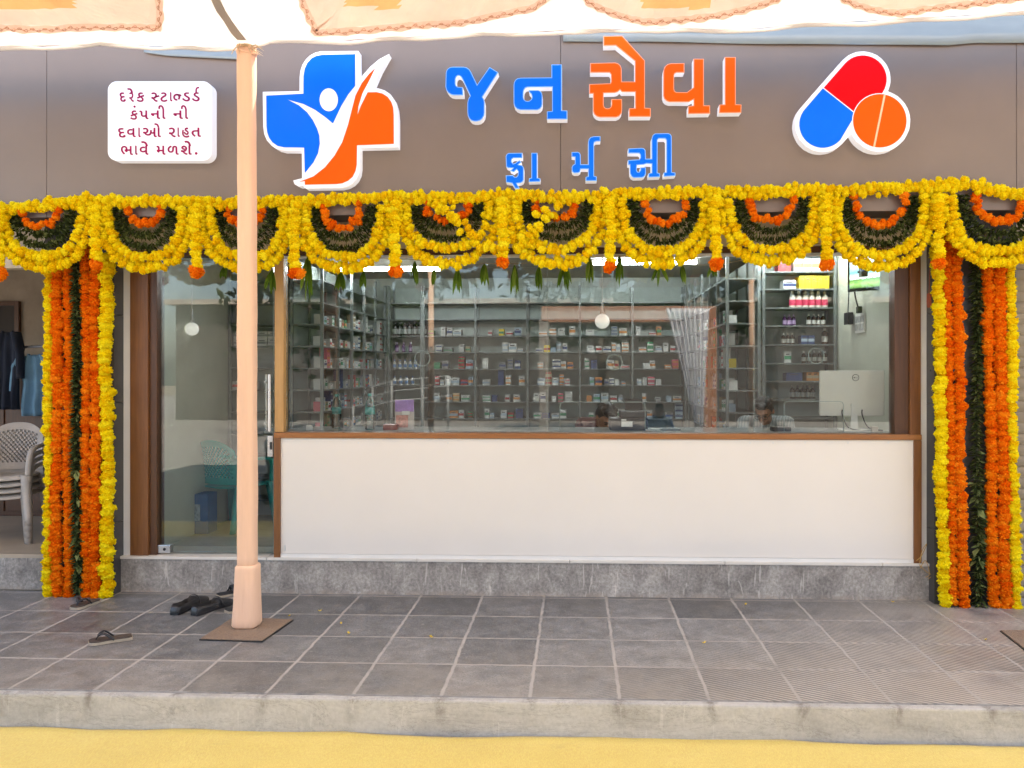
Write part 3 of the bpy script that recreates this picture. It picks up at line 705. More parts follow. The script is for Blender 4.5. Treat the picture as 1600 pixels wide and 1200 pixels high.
# white notice box with magenta text
GLY = {"દ":[[233,603,343,589,329,518,259,529,175,519,128,471,134,411,161,375,211,342,274,357,383,353,369,281,286,285,203,254,170,200,172,142,183,114,227,76,299,63,361,71,359,110,385,142,447,140,471,105,462,50,430,20,384,1,298,-10,185,13,143,42,93,125,93,224,142,301,92,342,56,393,46,482,64,528,100,567,156,594]],"ર":[[191,603,248,598,340,557,371,520,390,474,393,383,372,320,307,248,217,203,265,145,329,95,436,75,427,0,370,3,297,28,235,71,139,189,70,194,39,213,32,229,31,264,58,295,103,300,170,271,195,278,261,312,304,367,309,451,279,502,254,517,224,527,144,527,55,499,29,568,108,594]],"ે":[[-309,896,-225,876,-178,834,-137,759,-102,641,-173,641,-211,748,-254,805,-314,824,-366,815,-390,884]],"ક":[[277,603,394,589,379,517,286,529,210,509,185,454,216,392,259,361,464,438,496,368,331,311,422,235,450,175,451,118,419,48,342,0,209,-7,122,15,18,73,63,135,159,80,222,65,291,65,321,72,359,100,371,144,362,185,326,229,251,282,65,211,38,282,180,333,112,411,108,500,151,564,228,599]],"સ":[[186,603,241,598,328,557,357,520,375,474,375,366,422,357,490,363,537,383,537,603,617,592,618,122,637,84,703,73,695,0,600,14,548,66,538,122,537,306,435,286,347,302,290,243,216,204,264,146,329,95,436,75,427,0,371,3,297,28,235,71,139,189,70,194,39,214,29,249,46,288,90,301,128,295,168,273,191,280,252,314,292,368,296,450,286,479,244,517,161,529,55,499,29,568,106,594]],"ટ":[[239,603,290,599,363,566,399,506,401,443,386,399,358,364,154,224,135,193,129,154,143,107,185,74,215,66,311,69,417,115,454,44,327,-4,249,-10,140,11,100,37,52,113,51,205,89,275,161,332,297,413,320,446,320,488,281,524,193,527,113,504,88,572,159,595]],"ા":[[90,603,170,593,171,122,193,83,257,73,249,0,150,17,122,37,98,79]],"ન":[[372,603,452,592,453,122,472,84,538,73,530,0,435,14,383,66,373,122,372,328,191,328,185,239,167,220,140,214,72,251,26,328,30,375,64,398,372,400]],"ડ":[[286,603,391,591,376,521,300,530,235,522,203,499,197,438,222,406,347,323,414,263,434,231,450,153,445,107,403,35,320,-5,264,-10,207,-5,114,34,9,145,79,188,140,113,229,66,291,65,353,103,364,169,345,216,164,352,140,378,115,434,117,503,158,564,192,586]],"પ":[[393,603,473,592,474,122,485,92,504,78,560,73,552,0,470,10,414,49,396,98,393,199,336,172,264,161,194,173,143,204,115,241,99,286,85,494,62,514,6,519,14,592,97,583,142,555,170,494,174,329,187,275,219,242,295,235,339,249,393,286]],"ી":[[-41,896,-2,892,64,857,114,793,150,708,170,614,171,122,183,92,202,78,257,73,249,0,154,14,110,51,96,84,90,611,78,673,41,768,-11,818,-60,822,-103,783,-112,729,-107,668,-184,668,-191,739,-173,823,-121,878]],"ં":[[-133,821,-94,805,-77,762,-94,719,-133,703,-173,719,-189,762,-173,805]],"વ":[[403,603,483,592,484,122,495,92,514,78,569,73,562,0,480,10,424,49,406,98,403,207,311,167,189,167,100,211,69,247,50,292,47,385,57,420,94,477,185,529,263,539,359,528,346,458,225,463,162,435,129,382,125,346,140,282,183,245,277,235,333,251,403,299]],"ઓ":[[161,603,264,583,330,522,352,428,333,351,280,289,204,250,258,195,337,175,419,194,461,236,483,306,486,447,566,437,566,329,581,312,640,301,696,329,708,341,708,603,788,592,789,122,800,92,819,78,875,73,867,0,785,10,729,49,711,98,708,252,671,234,624,228,552,250,508,168,474,140,435,119,343,103,299,106,219,132,183,157,121,237,71,244,44,264,37,310,61,340,124,342,172,311,224,337,269,403,260,484,223,518,158,530,58,508,31,576],[973,603,1053,592,1054,122,1065,92,1084,78,1140,73,1132,0,1032,17,994,49,981,79],[839,896,924,876,970,834,1011,759,1046,641,975,641,937,748,894,805,834,824,782,815,758,884]],"હ":[[427,602,526,590,511,518,449,529,381,526,360,514,355,483,385,455,484,413,547,369,564,344,577,285,558,217,535,193,504,175,422,161,380,164,299,191,260,215,189,291,257,332,307,277,362,244,443,234,488,254,495,301,478,328,329,400,287,441,277,465,277,524,312,573,380,599],[85,468,161,433,134,342,134,246,162,171,216,113,294,76,394,63,498,73,595,106,628,35,505,-2,396,-10,256,8,152,62,84,141,50,237,50,358]],"ત":[[398,603,478,592,479,122,490,92,509,78,564,73,557,0,457,17,411,63,399,121,398,360,211,355,175,343,139,312,125,261,141,195,189,134,262,68,209,12,103,114,53,199,43,261,49,309,78,366,115,397,207,427,398,433]],"ભ":[[255,603,332,591,407,536,442,457,449,365,634,365,634,602,714,592,715,122,737,83,801,73,793,0,694,17,648,63,635,121,634,293,449,293,443,227,415,203,368,210,334,235,297,288,290,334,313,359,369,365,366,424,341,494,292,526,226,528,181,509,149,474,132,430,128,343,148,274,184,212,290,102,234,48,167,113,111,181,70,255,48,338,48,426,72,499,116,555,179,591]],"મ":[[420,603,500,592,501,122,512,92,531,78,586,73,579,0,497,10,441,49,423,98,420,244,211,244,205,178,166,152,131,161,96,186,53,257,52,285,64,304,131,316,131,457,111,508,44,520,52,592,152,576,190,544,208,494,211,316,420,316]],"ળ":[[259,603,282,530,189,484,161,455,130,387,128,318,155,251,222,214,277,217,316,237,345,287,357,490,379,538,413,569,461,589,562,584,606,559,644,507,654,456,656,122,667,92,686,78,742,73,734,0,634,17,588,63,576,121,573,449,559,493,522,520,468,513,440,481,422,269,398,212,362,175,299,147,205,144,140,166,89,210,55,273,47,311,50,410,68,460,141,545]],"શ":[[502,603,583,592,584,123,591,98,613,78,669,73,661,0,562,17,534,37,510,79],[214,602,273,593,328,565,384,489,396,413,373,316,309,243,219,197,275,132,331,89,411,75,402,0,352,3,289,27,208,95,141,183,74,189,34,225,33,258,60,288,132,288,176,263,251,295,298,346,310,379,312,444,299,485,260,521,212,531,172,524,144,482,171,430,258,399,232,332,140,366,84,415,71,447,68,504,95,558,155,594]],".":[[109,111,139,103,161,81,169,51,161,21,139,-1,109,-9,79,-1,57,21,49,51,57,81,79,103]],"D":[[76,0,76,682,341,682,547,629,666,501,704,341,660,175,536,50,342,0],[174,594,325,594,482,559,573,467,603,341,582,238,499,135,330,88,174,88]],"E":[[75,682,75,0,471,0,471,88,173,88,173,300,452,300,452,388,173,388,173,594,462,594,462,682]],"L":[[172,682,74,682,74,0,480,0,480,88,172,88]]}
nt = thing('notice_box', 'white rounded light box with four lines of magenta text', 'sign', tuple(P(250, 190, FY)))
def rrect(x0, y0, x1, y1, r, n=8):
    o = []
    for cx, cy, a in ((x1 - r, y1 - r, 0), (x0 + r, y1 - r, 90), (x0 + r, y0 + r, 180), (x1 - r, y0 + r, 270)):
        for k in range(n + 1): q = R(a + 90 * k / n); o.append((cx + r * math.cos(q), cy + r * math.sin(q)))
    return o
mb = MB(); mb.prism(topoly(rrect(168.5, 127, 331, 251, 14), 0, 0, 1, SF), SF, FY + 0.001); part('box', mb, m_acr_w, nt)
m_mag = M('magenta_vinyl', (0.34, 0.003, 0.085), 0.5, var=0.03, spec=0.1)
ZN = (140, 120, 7.273)
LINES = [
 [('દ',345,410,180,283),('ર',455,500,180,283),('ે',432,492,132,180),('ક',540,620,180,284),('ર',705,770,180,283),('-s',750,793,222),('ટ',810,882,180,283),('ા',918,938,178,278),('-n',965,1040,225),('ડ',1055,1140,180,278),('ડ',1165,1250,180,278),('~',1212,1246,118,182)],
 [('ક',466,545,385,486),('ં',502,522,330,350),('પ',570,667,385,480),('ન',700,800,385,478),('ી',785,860,325,478),('ન',955,1058,385,478),('ી',1042,1118,325,478)],
 [('દ',328,408,585,690),('વ',430,522,585,685),('ા',558,578,580,685),('ઓ',610,808,532,685),('ર',905,975,580,685),('ા',1003,1022,580,682),('હ',1055,1132,580,690),('ત',1162,1262,580,682)],
 [('ભ',360,490,788,888),('ા',522,543,785,885),('વ',573,667,785,885),('ે',590,662,735,785),('મ',765,860,785,885),('ળ',890,1010,785,885),('શ',1040,1158,785,885),('ે',1082,1152,730,785),('.',1200,1225,858,884)],
]
for ln in LINES:
    for it in ln:
        mb = MB(); ch = it[0]
        def st(path, w):
            L = [(p.x, p.y) for p in [Vector((a, b)) for a, b in path]]
            up, dn = [], []
            for i, p in enumerate(L):
                a = Vector(L[max(i - 1, 0)]); b = Vector(L[min(i + 1, len(L) - 1)]); d = (b - a).normalized(); nn = Vector((-d.y, d.x)) * w / 2
                up.append((p[0] + nn.x, p[1] + nn.y)); dn.append((p[0] - nn.x, p[1] - nn.y))
            mb.prism(topoly(up + dn[::-1], *ZN, SF), SF - 0.0032, SF - 0.0006)
        if ch == '-s': st([(it[1], it[3] + 6), (it[2], it[3] - 4)], 18)
        elif ch == '-n':
            x, y = it[1] + 26, it[3] + 8
            st([(x + 30 * math.cos(q), y + 30 * math.sin(q)) for q in [0.9 - 2 * math.pi * .93 * k / 20 for k in range(21)]], 19)
            st([(x + 6, y - 30), (x + 40, y - 24), (it[2], y - 16)], 18)
        elif ch == '~': st([(1212, 178), (1212, 150), (1216, 134), (1226, 125), (1246, 123)], 17)
        else:
            fl = [[(l[i], l[i + 1]) for i in range(0, len(l), 2)] for l in GLY[ch]]
            xs = [p[0] for l in fl for p in l]; ys = [p[1] for l in fl for p in l]
            for k, l in enumerate(fl):
                q = [(it[1] + (x - min(xs)) / (max(xs) - min(xs)) * (it[2] - it[1]), it[4] - (y - min(ys)) / (max(ys) - min(ys)) * (it[4] - it[3])) for x, y in l]
                mb.prism(topoly(offset_poly(q, -2.6), *ZN, SF), SF - 0.0032 - 0.0003 * k, SF - 0.0006 - 0.00004 * k)
        part('letter', mb, m_mag, nt)

# ------------------------------------------------------------------ tent canopy
m_canw = mat_cloth('white_tent_cloth', (0.82, 0.79, 0.765), 0.36, 0.04)
m_peach = mat_cloth('peach_tent_cloth', (0.93, 0.80, 0.71), 0.5, 0.04)
m_peachb = mat_cloth('peach_border_cloth', (0.90, 0.68, 0.57), 0.5, 0.08, 30)
m_orgc = mat_cloth('apricot_tent_cloth', (0.95, 0.62, 0.30), 0.5, 0.05)
m_stitch = M('brown_stitching', (0.62, 0.33, 0.20), 0.8)
EDGE = [(-400, 72), (0, 73), (60, 71), (140, 70), (150, 67), (230, 71), (330, 74), (385, 73), (420, 63), (480, 64), (540, 62), (620, 58), (680, 56), (740, 51), (800, 52), (870, 48), (940, 46), (1010, 44), (1080, 45), (1150, 47), (1230, 39), (1310, 35), (1400, 30), (1500, 25), (1600, 17), (1700, 12), (2000, 5)]
CEY = -0.86
EP = [P(x, y, CEY) for x, y in EDGE]
def edge_z(x):
    for a, b in zip(EP, EP[1:]):
        if x <= b.x or b is EP[-1]:
            t = (x - a.x) / (b.x - a.x); return a.z + (b.z - a.z) * max(-0.3, min(1.3, t))
def can_z(x, y):
    s = CEY - y
    z = edge_z(x) * max(0, 1 - s / 3.0) + 4.02 * min(1, s / 3.0)
    z += 0.20 * min(s, 3.0) - 0.05 * max(0, s - 3)
    z += 0.030 * mnoise.noise((x * 1.3, y * 0.9, 1.7)) * min(1, s * 3 + .2) + 0.022 * mnoise.noise((x * 4.5, y * 1.6, 5.1)) * min(1, s * 4) + 0.012 * abs(mnoise.noise((x * 9 + y * 5, y * 2.5, 8.3))) * min(1, s * 5)
    return z
def solve_canopy(px, py, off):
    best = None
    ys = [CEY - 0.01 * k for k in range(0, 400)]
    prev = None
    for Y in ys:
        p = P(px, py, Y); d = p.z - (can_z(p.x, Y))
        if prev is not None and prev * d <= 0: return Vector((p.x, Y, can_z(p.x, Y) - off))
        prev = d
    p = P(px, py, CEY); return Vector((p.x, CEY, p.z - off))
can = thing('tent_canopy', 'white tent canopy overhead with peach scalloped panels and embroidered borders', 'tent', (0, -3, 3.9))
rows = []
for j in range(44):
    s = 0.0 if j == 0 else 7.3 * (j / 43) ** 1.7
    y = CEY - s
    rows.append([(x, y, can_z(x, y)) for x in [-7.2 + 14.4 * i / 150 for i in range(151)]])
mb = MB(); mb.shell(rows, (0, 0, 0.003)); part('cloth_roof', mb, m_canw, can, True)
# hem folded down along the edge
rows = [[(x, CEY - 0.012 * math.sin(x * 9), edge_z(x) - 0.002 - d - 0.010 * mnoise.noise((x * 5, d * 20, 4))) for x in [-7 + 14 * i / 200 for i in range(201)]] for d in (0.0, 0.012, 0.026)]
mb = MB(); mb.shell(rows, (0, -0.003, 0)); part('hem', mb, m_canw, can, True)
PANELS = [
 ([(-60, -12), (262, -12)], [(-60, 50), (0, 48), (60, 50), (120, 47), (180, 46), (222, 46), (250, 46), (256, 20), (252, -12)]),
 ([(462, -12), (868, -12)], [(462, -12), (470, 12), (484, 40), (492, 54), (540, 53), (600, 48), (660, 43), (700, 41), (740, 36), (790, 25), (838, 14), (868, -12)]),
 ([(900, -12), (1232, -12)], [(900, -12), (920, 8), (945, 20), (980, 32), (1010, 38), (1050, 36), (1090, 32), (1140, 25), (1180, 14), (1215, 3), (1232, -12)]),
 ([(1300, -12), (1700, -12)], [(1300, -12), (1320, 4), (1345, 14), (1380, 22), (1410, 24), (1450, 18), (1500, 12), (1550, 6), (1600, 0), (1660, -6), (1700, -12)]),
]
def panel_mesh(outl, off, inner=None):
    pts = spline([(x, y, 0) for x, y in outl], 5)
    return [(p.x, p.y) for p in pts]
PATCH = {0: (-60, 110), 1: (540, 626), 2: (1000, 1108), 3: None}
for pi, (top, outl) in enumerate(PANELS):
    lower = panel_mesh(outl, 0)
    n = len(lower); nrm = []
    for i, (x, y) in enumerate(lower):
        a = Vector(lower[max(i - 1, 0)]); b = Vector(lower[min(i + 1, n - 1)]); d = (b - a).normalized()
        nn = Vector((d.y, -d.x))
        if nn.y > 0.2: nn = -nn
        nrm.append(nn)
    inner = [Vector(p) + nn * 11.5 for p, nn in zip(lower, nrm)]
    # fan of columns from the top edge down to the inner side of the border
    rows = []; txs = []
    for j in range(9):
        t = j / 8; row = []; txr = []
        for i, q in enumerate(inner):
            tx = top[0][0] + (top[1][0] - top[0][0]) * i / (n - 1)
            x = tx + (q.x - tx) * t; y = -13 + (q.y + 13) * t; txr.append((x, y))
            row.append(solve_canopy(x, y, 0.012))
        rows.append(row); txs.append(txr)
    mp, mq = MB(), MB()
    for j in range(8):
        for i in range(n - 1):
            cx_, cy_ = txs[j][i][0], txs[j + 1][i][1]
            isp = PATCH[pi] is not None and PATCH[pi][0] < cx_ < PATCH[pi][1] and cy_ < 14
            q4 = [rows[j][i], rows[j][i + 1], rows[j + 1][i + 1], rows[j + 1][i]]
            (mq if isp else mp).add(q4, [(0, 1, 2, 3)])
    pn = part('peach_panel', mp, m_peach, can)
    if mq.v: part('apricot_patch', mq, m_orgc, pn)
    # frilled border strip along the outline
    rows = []
    for k, f in enumerate((0.0, 0.35, 0.7, 1.0)):
        row = []
        for i, (x, y) in enumerate(lower):
            e = -1.6 * math.sin(i * 1.7) if k == 0 else 0
            q = Vector((x, y)) + nrm[i] * (11.7 * f + e)
            row.append(solve_canopy(q.x, q.y, 0.013 + 0.003 * math.sin(i * 1.9 + k)))
        rows.append(row)
    mb = MB(); mb.grid(rows); bd = part('embroidered_border', mb, m_peachb, pn, True)
    # embroidery: a vine with leaf loops
    mb = MB()
    path = resample([(x, y, 0) for x, y in lower], 10.0)
    for i in range(1, len(path) - 1):
        a, b = path[i - 1], path[i + 1]; d = (b - a).normalized(); nn = Vector((d.y, -d.x, 0))
        if nn.y > 0.2: nn = -nn
        sgn_ = 1 if i % 2 else -1
        c = path[i] + nn * (6.5 + 1.5 * sgn_)
        loop = [c + d * 3.4 * math.cos(q) + nn * (2.8 * sgn_ * math.sin(q) * (0.6 + 0.4 * math.cos(q))) for q in [2 * math.pi * k / 9 for k in range(10)]]
        stem = [path[i] + nn * 6 - d * 4.8, path[i] + nn * (6 + 2 * sgn_), path[i] + nn * 6 + d * 4.8]
        for pl in (loop, stem):
            mb.tube([solve_canopy(p.x, p.y, 0.019) for p in pl], 0.0019, 4)
    part('embroidery', mb, m_stitch, pn)
# seam running up from the post
rows = [[solve_canopy(x - 7 + 14 * k, y, 0.018) for k in range(2)] for x, y in ((378, 60), (368, 48), (356, 30), (345, 14), (334, -10))]
mb = MB(); mb.shell(rows, (0, 0, 0.003)); part('seam_strip', mb, mat_cloth('grey_seam', (0.55, 0.50, 0.48), 0.3), can)

# pale plastic sheet along the top of the fascia
m_sheet = M('pale_plastic_sheet', (0.22, 0.26, 0.285), 0.3, var=0.06, stretch=(0.4, 1, 2), bump=0.1, bscale=4)
def sheet(pts_lo, top_y, Y, label):
    lo = [P(x, y, Y) for x, y in pts_lo]
    rows = []
    for j in range(7):
        t = j / 6
        rows.append([(p.x, Y - 0.006 - 0.016 * (0.5 + 0.5 * mnoise.noise((p.x * 2.2, t * 1.2 + p.x * .6, 9))) * (1 - t), p.z + (P(800, top_y, Y).z - p.z) * t) for p in resample(lo, 0.05)])
    mb = MB(); mb.shell(rows, (0, 0.002, 0)); return single('plastic_sheet', mb, m_sheet, label, 'plastic sheet', smooth=True)
sheet([(880, 66), (1000, 66), (1100, 68), (1200, 70), (1300, 70), (1400, 71), (1480, 72), (1520, 68), (1600, 68), (1700, 66)], -20, FY - 0.012, 'pale blue grey plastic sheet along the fascia top above the capsule emblem')
sheet([(226, 83), (260, 88), (330, 92), (370, 94), (388, 95)], 60, FY - 0.012, 'thin pale plastic strip on the fascia behind the top of the post')

# ------------------------------------------------------------------ cloth wrapped post and mats
pb = PG(386, 978, 0.012); PYy = pb.y
m_wrap = M('peach_wrapping_cloth', (0.86, 0.56, 0.385), 0.95, var=0.07, scale=7, stretch=(1, 1, 0.12), bump=0.4, bscale=26, spec=0.08)
post = thing('tent_post', 'tent post wrapped in peach cloth standing on a doormat', 'post', tuple(pb))
def wrapped(prof, seg=40, seed=0):
    vs = []; fs = []
    for i, (z, hw, hd, cx) in enumerate(prof):
        for k in range(seg):
            q = 2 * math.pi * k / seg
            cx_, sy_ = math.cos(q), math.sin(q)
            m = (abs(cx_) ** 5 + abs(sy_) ** 5) ** (-1 / 5)
            f = 1 + 0.06 * mnoise.noise((cx_ * 3 + seed, sy_ * 3, z * 1.2)) + 0.035 * math.exp(-((q - 4.35 - 0.35 * math.sin(z * 1.1)) / 0.16) ** 2) + 0.05 * mnoise.noise((cx_ * 2 + z * 4.0, seed, z * 3.0)) + 0.05 * abs(mnoise.noise((cx_ * 4 + z * 1.5, sy_ * 4 + seed, z * 2.2))) * (1.6 if seed else 0.7) + 0.04 * mnoise.noise((cx_ * 9, sy_ * 9 + seed, z * 1.6))
            vs.append((pb.x + cx + hw * cx_ * m * f, pb.y + hd * sy_ * m * f, z))
    n = len(prof)
    for i in range(n - 1):
        for k in range(seg): fs.append((i * seg + k, i * seg + (k + 1) % seg, (i + 1) * seg + (k + 1) % seg, (i + 1) * seg + k))
    fs += [tuple(range(seg - 1, -1, -1)), tuple((n - 1) * seg + k for k in range(seg))]
    mb = MB(); mb.add(vs, fs); return mb
sc_ = FPX / (pb.y - CAM_Y)
topz = can_z(pb.x, CEY) - 0.01
hw = 13.4 / sc_
cxs = lambda z: (-1.0 + 0.8 * (topz - z)) / sc_ * 0.4
prof = []
zt = P(386, 884, PYy).z
for k in range(40):
    z = zt - 0.03 + (topz - zt + 0.03) * k / 39; prof.append((z, hw * (1 - 0.10 * k / 39) , hw, cxs(z)))
part('wrapped_shaft', wrapped(prof), m_wrap, post, True)
prof = [(0.014, 17.5 / sc_, 17 / sc_, 0), (0.03, 19.8 / sc_, 19 / sc_, 0)] + [(0.03 + (zt - 0.05) * k / 9, (19.8 - 3.0 * k / 9) / sc_, (19 - 3 * k / 9) / sc_, 0.006 * k / 9) for k in range(1, 10)] + [(zt + 0.0, 16.5 / sc_, 16 / sc_, 0.006), (zt + 0.012, 14.2 / sc_, 14 / sc_, 0.006)]
part('wrapped_base', wrapped(prof, seed=4), m_wrap, post, True)
mb = MB()
for k in range(26):                                             # frayed straw cords at the knot
    a = Vector((pb.x + random.uniform(-.05, .06), pb.y - 0.03 + random.uniform(-.05, .05), topz - 0.02))
    d = Vector((random.uniform(-.06, .13), random.uniform(-.06, .02), random.uniform(-.07, .04)))
    mb.tube([a, a + d * 0.5 + Vector((0, 0, .012)), a + d], [0.004, 0.003, 0.001], 5)
part('frayed_cords', mb, M('straw_cord', (0.55, 0.42, 0.27), 0.9), post)
mb = MB()
mb.tube([(pb.x + hw * 1.08 * math.cos(q), pb.y + hw * 1.08 * math.sin(q), topz - 0.05 + 0.012 * math.sin(2 * q)) for q in [2 * math.pi * k / 20 for k in range(20)]], 0.009, 6, True)
part('tie_cord', mb, m_wrap, post, True)

def coir(name, c):
    t = NT(name); v = t.coords(); n = t.noise(75, 6, 0.8, v); w = t.noise(9, 5, 0.7, v)
    c1 = t.ramp(n, [(0.3, tuple(x * .55 for x in c)), (0.7, tuple(min(1, x * 1.35) for x in c))])
    t.link(t.mix(t.math('MULTIPLY', w, 0.6), c1, (0.35, 0.29, 0.23)), t.b.inputs['Base Color']); t.b.inputs['Roughness'].default_value = 0.95
    t.bump(n, 0.8, 0.01); return t.m
m_mat = coir('coir_mat', (0.28, 0.175, 0.105))
def doormat(px, label, lift=0.004):
    pts = [PG(x, y, lift) for x, y in px]; c = sum(pts, Vector()) / 4
    m = thing('doormat', label, 'doormat', (c.x, c.y, 0))
    mb = MB(); q = [(p.x, p.y) for p in pts]; mb.slab(q, 0.002, 0.007); part('rubber_edge', mb, m_black, m)
    mb = MB(); mb.slab([((p[0] - c.x) * .97 + c.x, (p[1] - c.y) * .97 + c.y) for p in q], 0.0072, 0.012); part('pile', mb, m_mat, m)
doormat([(311, 1000), (410, 1003), (459, 969), (364, 965)], 'brown coir doormat under the wrapped tent post')
doormat([(1562, 986), (1625, 1035), (1740, 1030), (1660, 985)], 'brown coir doormat at the pavement beyond the flowered dark pillar')

# ------------------------------------------------------------------ marigolds and leaves
def petal_mat(name, stops, rough=0.6):
    t = NT(name); at = t.new('Attribute'); at.attribute_name = 'tint'
    c = t.ramp(at.outputs['Fac'], stops)
    df = t.new('BsdfDiffuse'); tl = t.new('BsdfTranslucent'); mx = t.new('MixShader'); mx.inputs[0].default_value = 0.25
    t.link(c, df.inputs[0]); t.link(c, tl.inputs[0]); t.link(df.outputs[0], mx.inputs[1]); t.link(tl.outputs[0], mx.inputs[2])
    t.n.remove(t.b); t.link(mx.outputs[0], t.out.inputs['Surface']); return t.m
m_yel = petal_mat('yellow_marigold', [(0.0, (0.85, 0.52, 0.003)), (0.3, (0.93, 0.73, 0.006)), (1.0, (0.96, 0.87, 0.03))])
m_ora = petal_mat('orange_marigold', [(0.0, (0.78, 0.11, 0.002)), (0.5, (0.91, 0.235, 0.006)), (1.0, (0.95, 0.36, 0.02))])
m_lea = petal_mat('dark_strung_leaf', [(0.0, (0.035, 0.048, 0.016)), (0.55, (0.10, 0.13, 0.042)), (1.0, (0.26, 0.30, 0.11))])
m_man = petal_mat('mango_leaf', [(0.0, (0.045, 0.09, 0.010)), (0.6, (0.13, 0.22, 0.025)), (1.0, (0.27, 0.34, 0.06))])
def flower_variant(rng, n=64):
    """a ruffled pompom of unit radius, axis = z, slightly flattened"""
    V = []; F = []; T = []
    ico = bmesh.new(); bmesh.ops.create_icosphere(ico, subdivisions=2, radius=0.84)
    ico.verts.index_update()
    V += [(q.co.x, q.co.y, q.co.z * 0.74) for q in ico.verts]; T += [0.2] * len(ico.verts)
    F4 = []; F3 = [[q.index for q in f.verts] for f in ico.faces]; ico.free()
    ga = math.pi * (3 - math.sqrt(5))
    for i in range(n):
        z = 1 - 2 * (i + .5) / n; r = math.sqrt(1 - z * z); a = ga * i + rng.uniform(-.2, .2)
        d = Vector((r * math.cos(a), r * math.sin(a), z))
        t1 = d.orthogonal().normalized(); t1.rotate(Matrix.Rotation(rng.uniform(0, 6.28), 3, d))
        t2 = d.cross(t1)
        ln = rng.uniform(0.93, 1.06); w = rng.uniform(0.15, 0.23); tilt = t2 * rng.uniform(0.06, 0.26)
        sq = lambda p: (p.x, p.y, p.z * 0.76)
        base = d * 0.74
        o = len(V)
        V += [sq(base - t1 * w * .55), sq(base + t1 * w * .55), sq(d * ln * .93 + t1 * w + tilt), sq(d * ln + tilt * 1.3), sq(d * ln * .93 - t1 * w + tilt)]
        q = rng.uniform(0.15, 0.85)
        T += [q * .5, q * .5, q + .1, q + .15, q + .1]
        F3 += [[o, o + 1, o + 2], [o, o + 2, o + 3], [o, o + 3, o + 4]]
    return np.array(V), np.array(F3), np.array(T)
FL = [flower_variant(RNG) for _ in range(4)]
FL_S = [flower_variant(RNG, 40) for _ in range(2)]
def tinted(name, V, F, T, mat_, parent=None, base=None):
    off = np.array(base if base is not None else parent['_base'], dtype=np.float64)
    me = bpy.data.meshes.new(name); V = (V - off).astype(np.float32)
    nf = len(F); k = F.shape[1]
    me.vertices.add(len(V)); me.vertices.foreach_set('co', V.ravel())
    me.loops.add(nf * k); me.loops.foreach_set('vertex_index', F.ravel().astype(np.int32))
    me.polygons.add(nf); me.polygons.foreach_set('loop_start', np.arange(0, nf * k, k, dtype=np.int32)); me.polygons.foreach_set('loop_total', np.full(nf, k, dtype=np.int32))
    at = me.attributes.new('tint', 'FLOAT', 'POINT'); at.data.foreach_set('value', np.clip(T, 0, 1).astype(np.float32))
    me.materials.append(mat_); me.update(calc_edges=True); me.validate()
    o = bpy.data.objects.new(name, me); COL.objects.link(o); o['_base'] = tuple(off)
    if parent is not None: o.parent = parent; o.location = Vector(off) - Vector(parent['_base'])
    else: o.location = off
    return o
def strand_arrays(path, r, pitch, jit=0.2, flat=1.0, variants=FL, front=0.0):
    pts = resample(path, pitch); Vs = []; Fs = []; Ts = []; o = 0
    wb = RNG.uniform(0, 99)
    for i, p in enumerate(pts):
        p = p + Vector((mnoise.noise((i * pitch * 5, wb, 0)), 0.4 * mnoise.noise((i * pitch * 6, wb, 4)), mnoise.noise((i * pitch * 5, wb, 9)))) * 0.009
        V, F, T = variants[RNG.integers(len(variants))]
        t = (pts[min(i + 1, len(pts) - 1)] - pts[max(i - 1, 0)]).normalized()
        t = (t + Vector(RNG.normal(0, 0.16, 3))).normalized()
        a = t.orthogonal().normalized(); a.rotate(Matrix.Rotation(RNG.uniform(0, 6.28), 3, t)); b = t.cross(a)
        s = r * RNG.uniform(0.80, 1.18)
        Mx = np.array([a, b, t]) * s
        c = np.array(p) + np.array([RNG.normal(0, jit), RNG.normal(0, jit * .5), RNG.normal(0, jit)]) * r
        Vs.append(V @ Mx + c); Fs.append(F + o); Ts.append(T + RNG.normal(0, 0.18)); o += len(V)
    return np.vstack(Vs), np.vstack(Fs), np.concatenate(Ts)
def cat_arrays(L):
    o = 0; Fs = []
    for V, F, T in L: Fs.append(F + o); o += len(V)
    return np.vstack([x[0] for x in L]), np.vstack(Fs), np.concatenate([x[2] for x in L])
def leaf_arrays(path, r, pitch, w=0.011, drop=0.0, spread=1.0):
    pts = resample(path, pitch); Vs = []; Fs = []; Ts = []; o = 0
    for i, p in enumerate(pts):
        t = (pts[min(i + 1, len(pts) - 1)] - pts[max(i - 1, 0)]).normalized()
        for _ in range(2):
            a = RNG.uniform(0, 2 * math.pi)
            e1 = t.orthogonal().normalized(); e1.rotate(Matrix.Rotation(a, 3, t))
            d = (e1 + t * RNG.normal(0, 0.28 * spread) + Vector((0, 0, -drop))).normalized()
            s = d.cross(t).normalized(); s = (s + t * RNG.normal(0, .5)).normalized()
            L = r * RNG.uniform(0.75, 1.25); ww = w * RNG.uniform(.6, 1.3); n = d.cross(s) * (ww * .5)
            q = [p - d * 0.1 * L, p + d * L * .45 + s * ww + n, p + d * L * 1.0, p + d * L * .45 - s * ww + n, p + d * L * .45]
            Vs.append(np.array(q)); Fs.append(np.array([[0, 1, 4], [1, 2, 4], [4, 2, 3], [0, 4, 3]]) + o); o += 5
            k = RNG.uniform(0, 1) ** 1.6; Ts.append(np.array([k * .6, k, k * 1.1, k, k * .8]))
    return np.vstack(Vs), np.vstack(Fs), np.concatenate(Ts)

GYY = FY - 0.06
PXM = 1 / 211.0                 # metres per photo pixel at the garland
def path_px(pts, Y, n=8): return spline([P(x, y, Y) for x, y in pts], n)

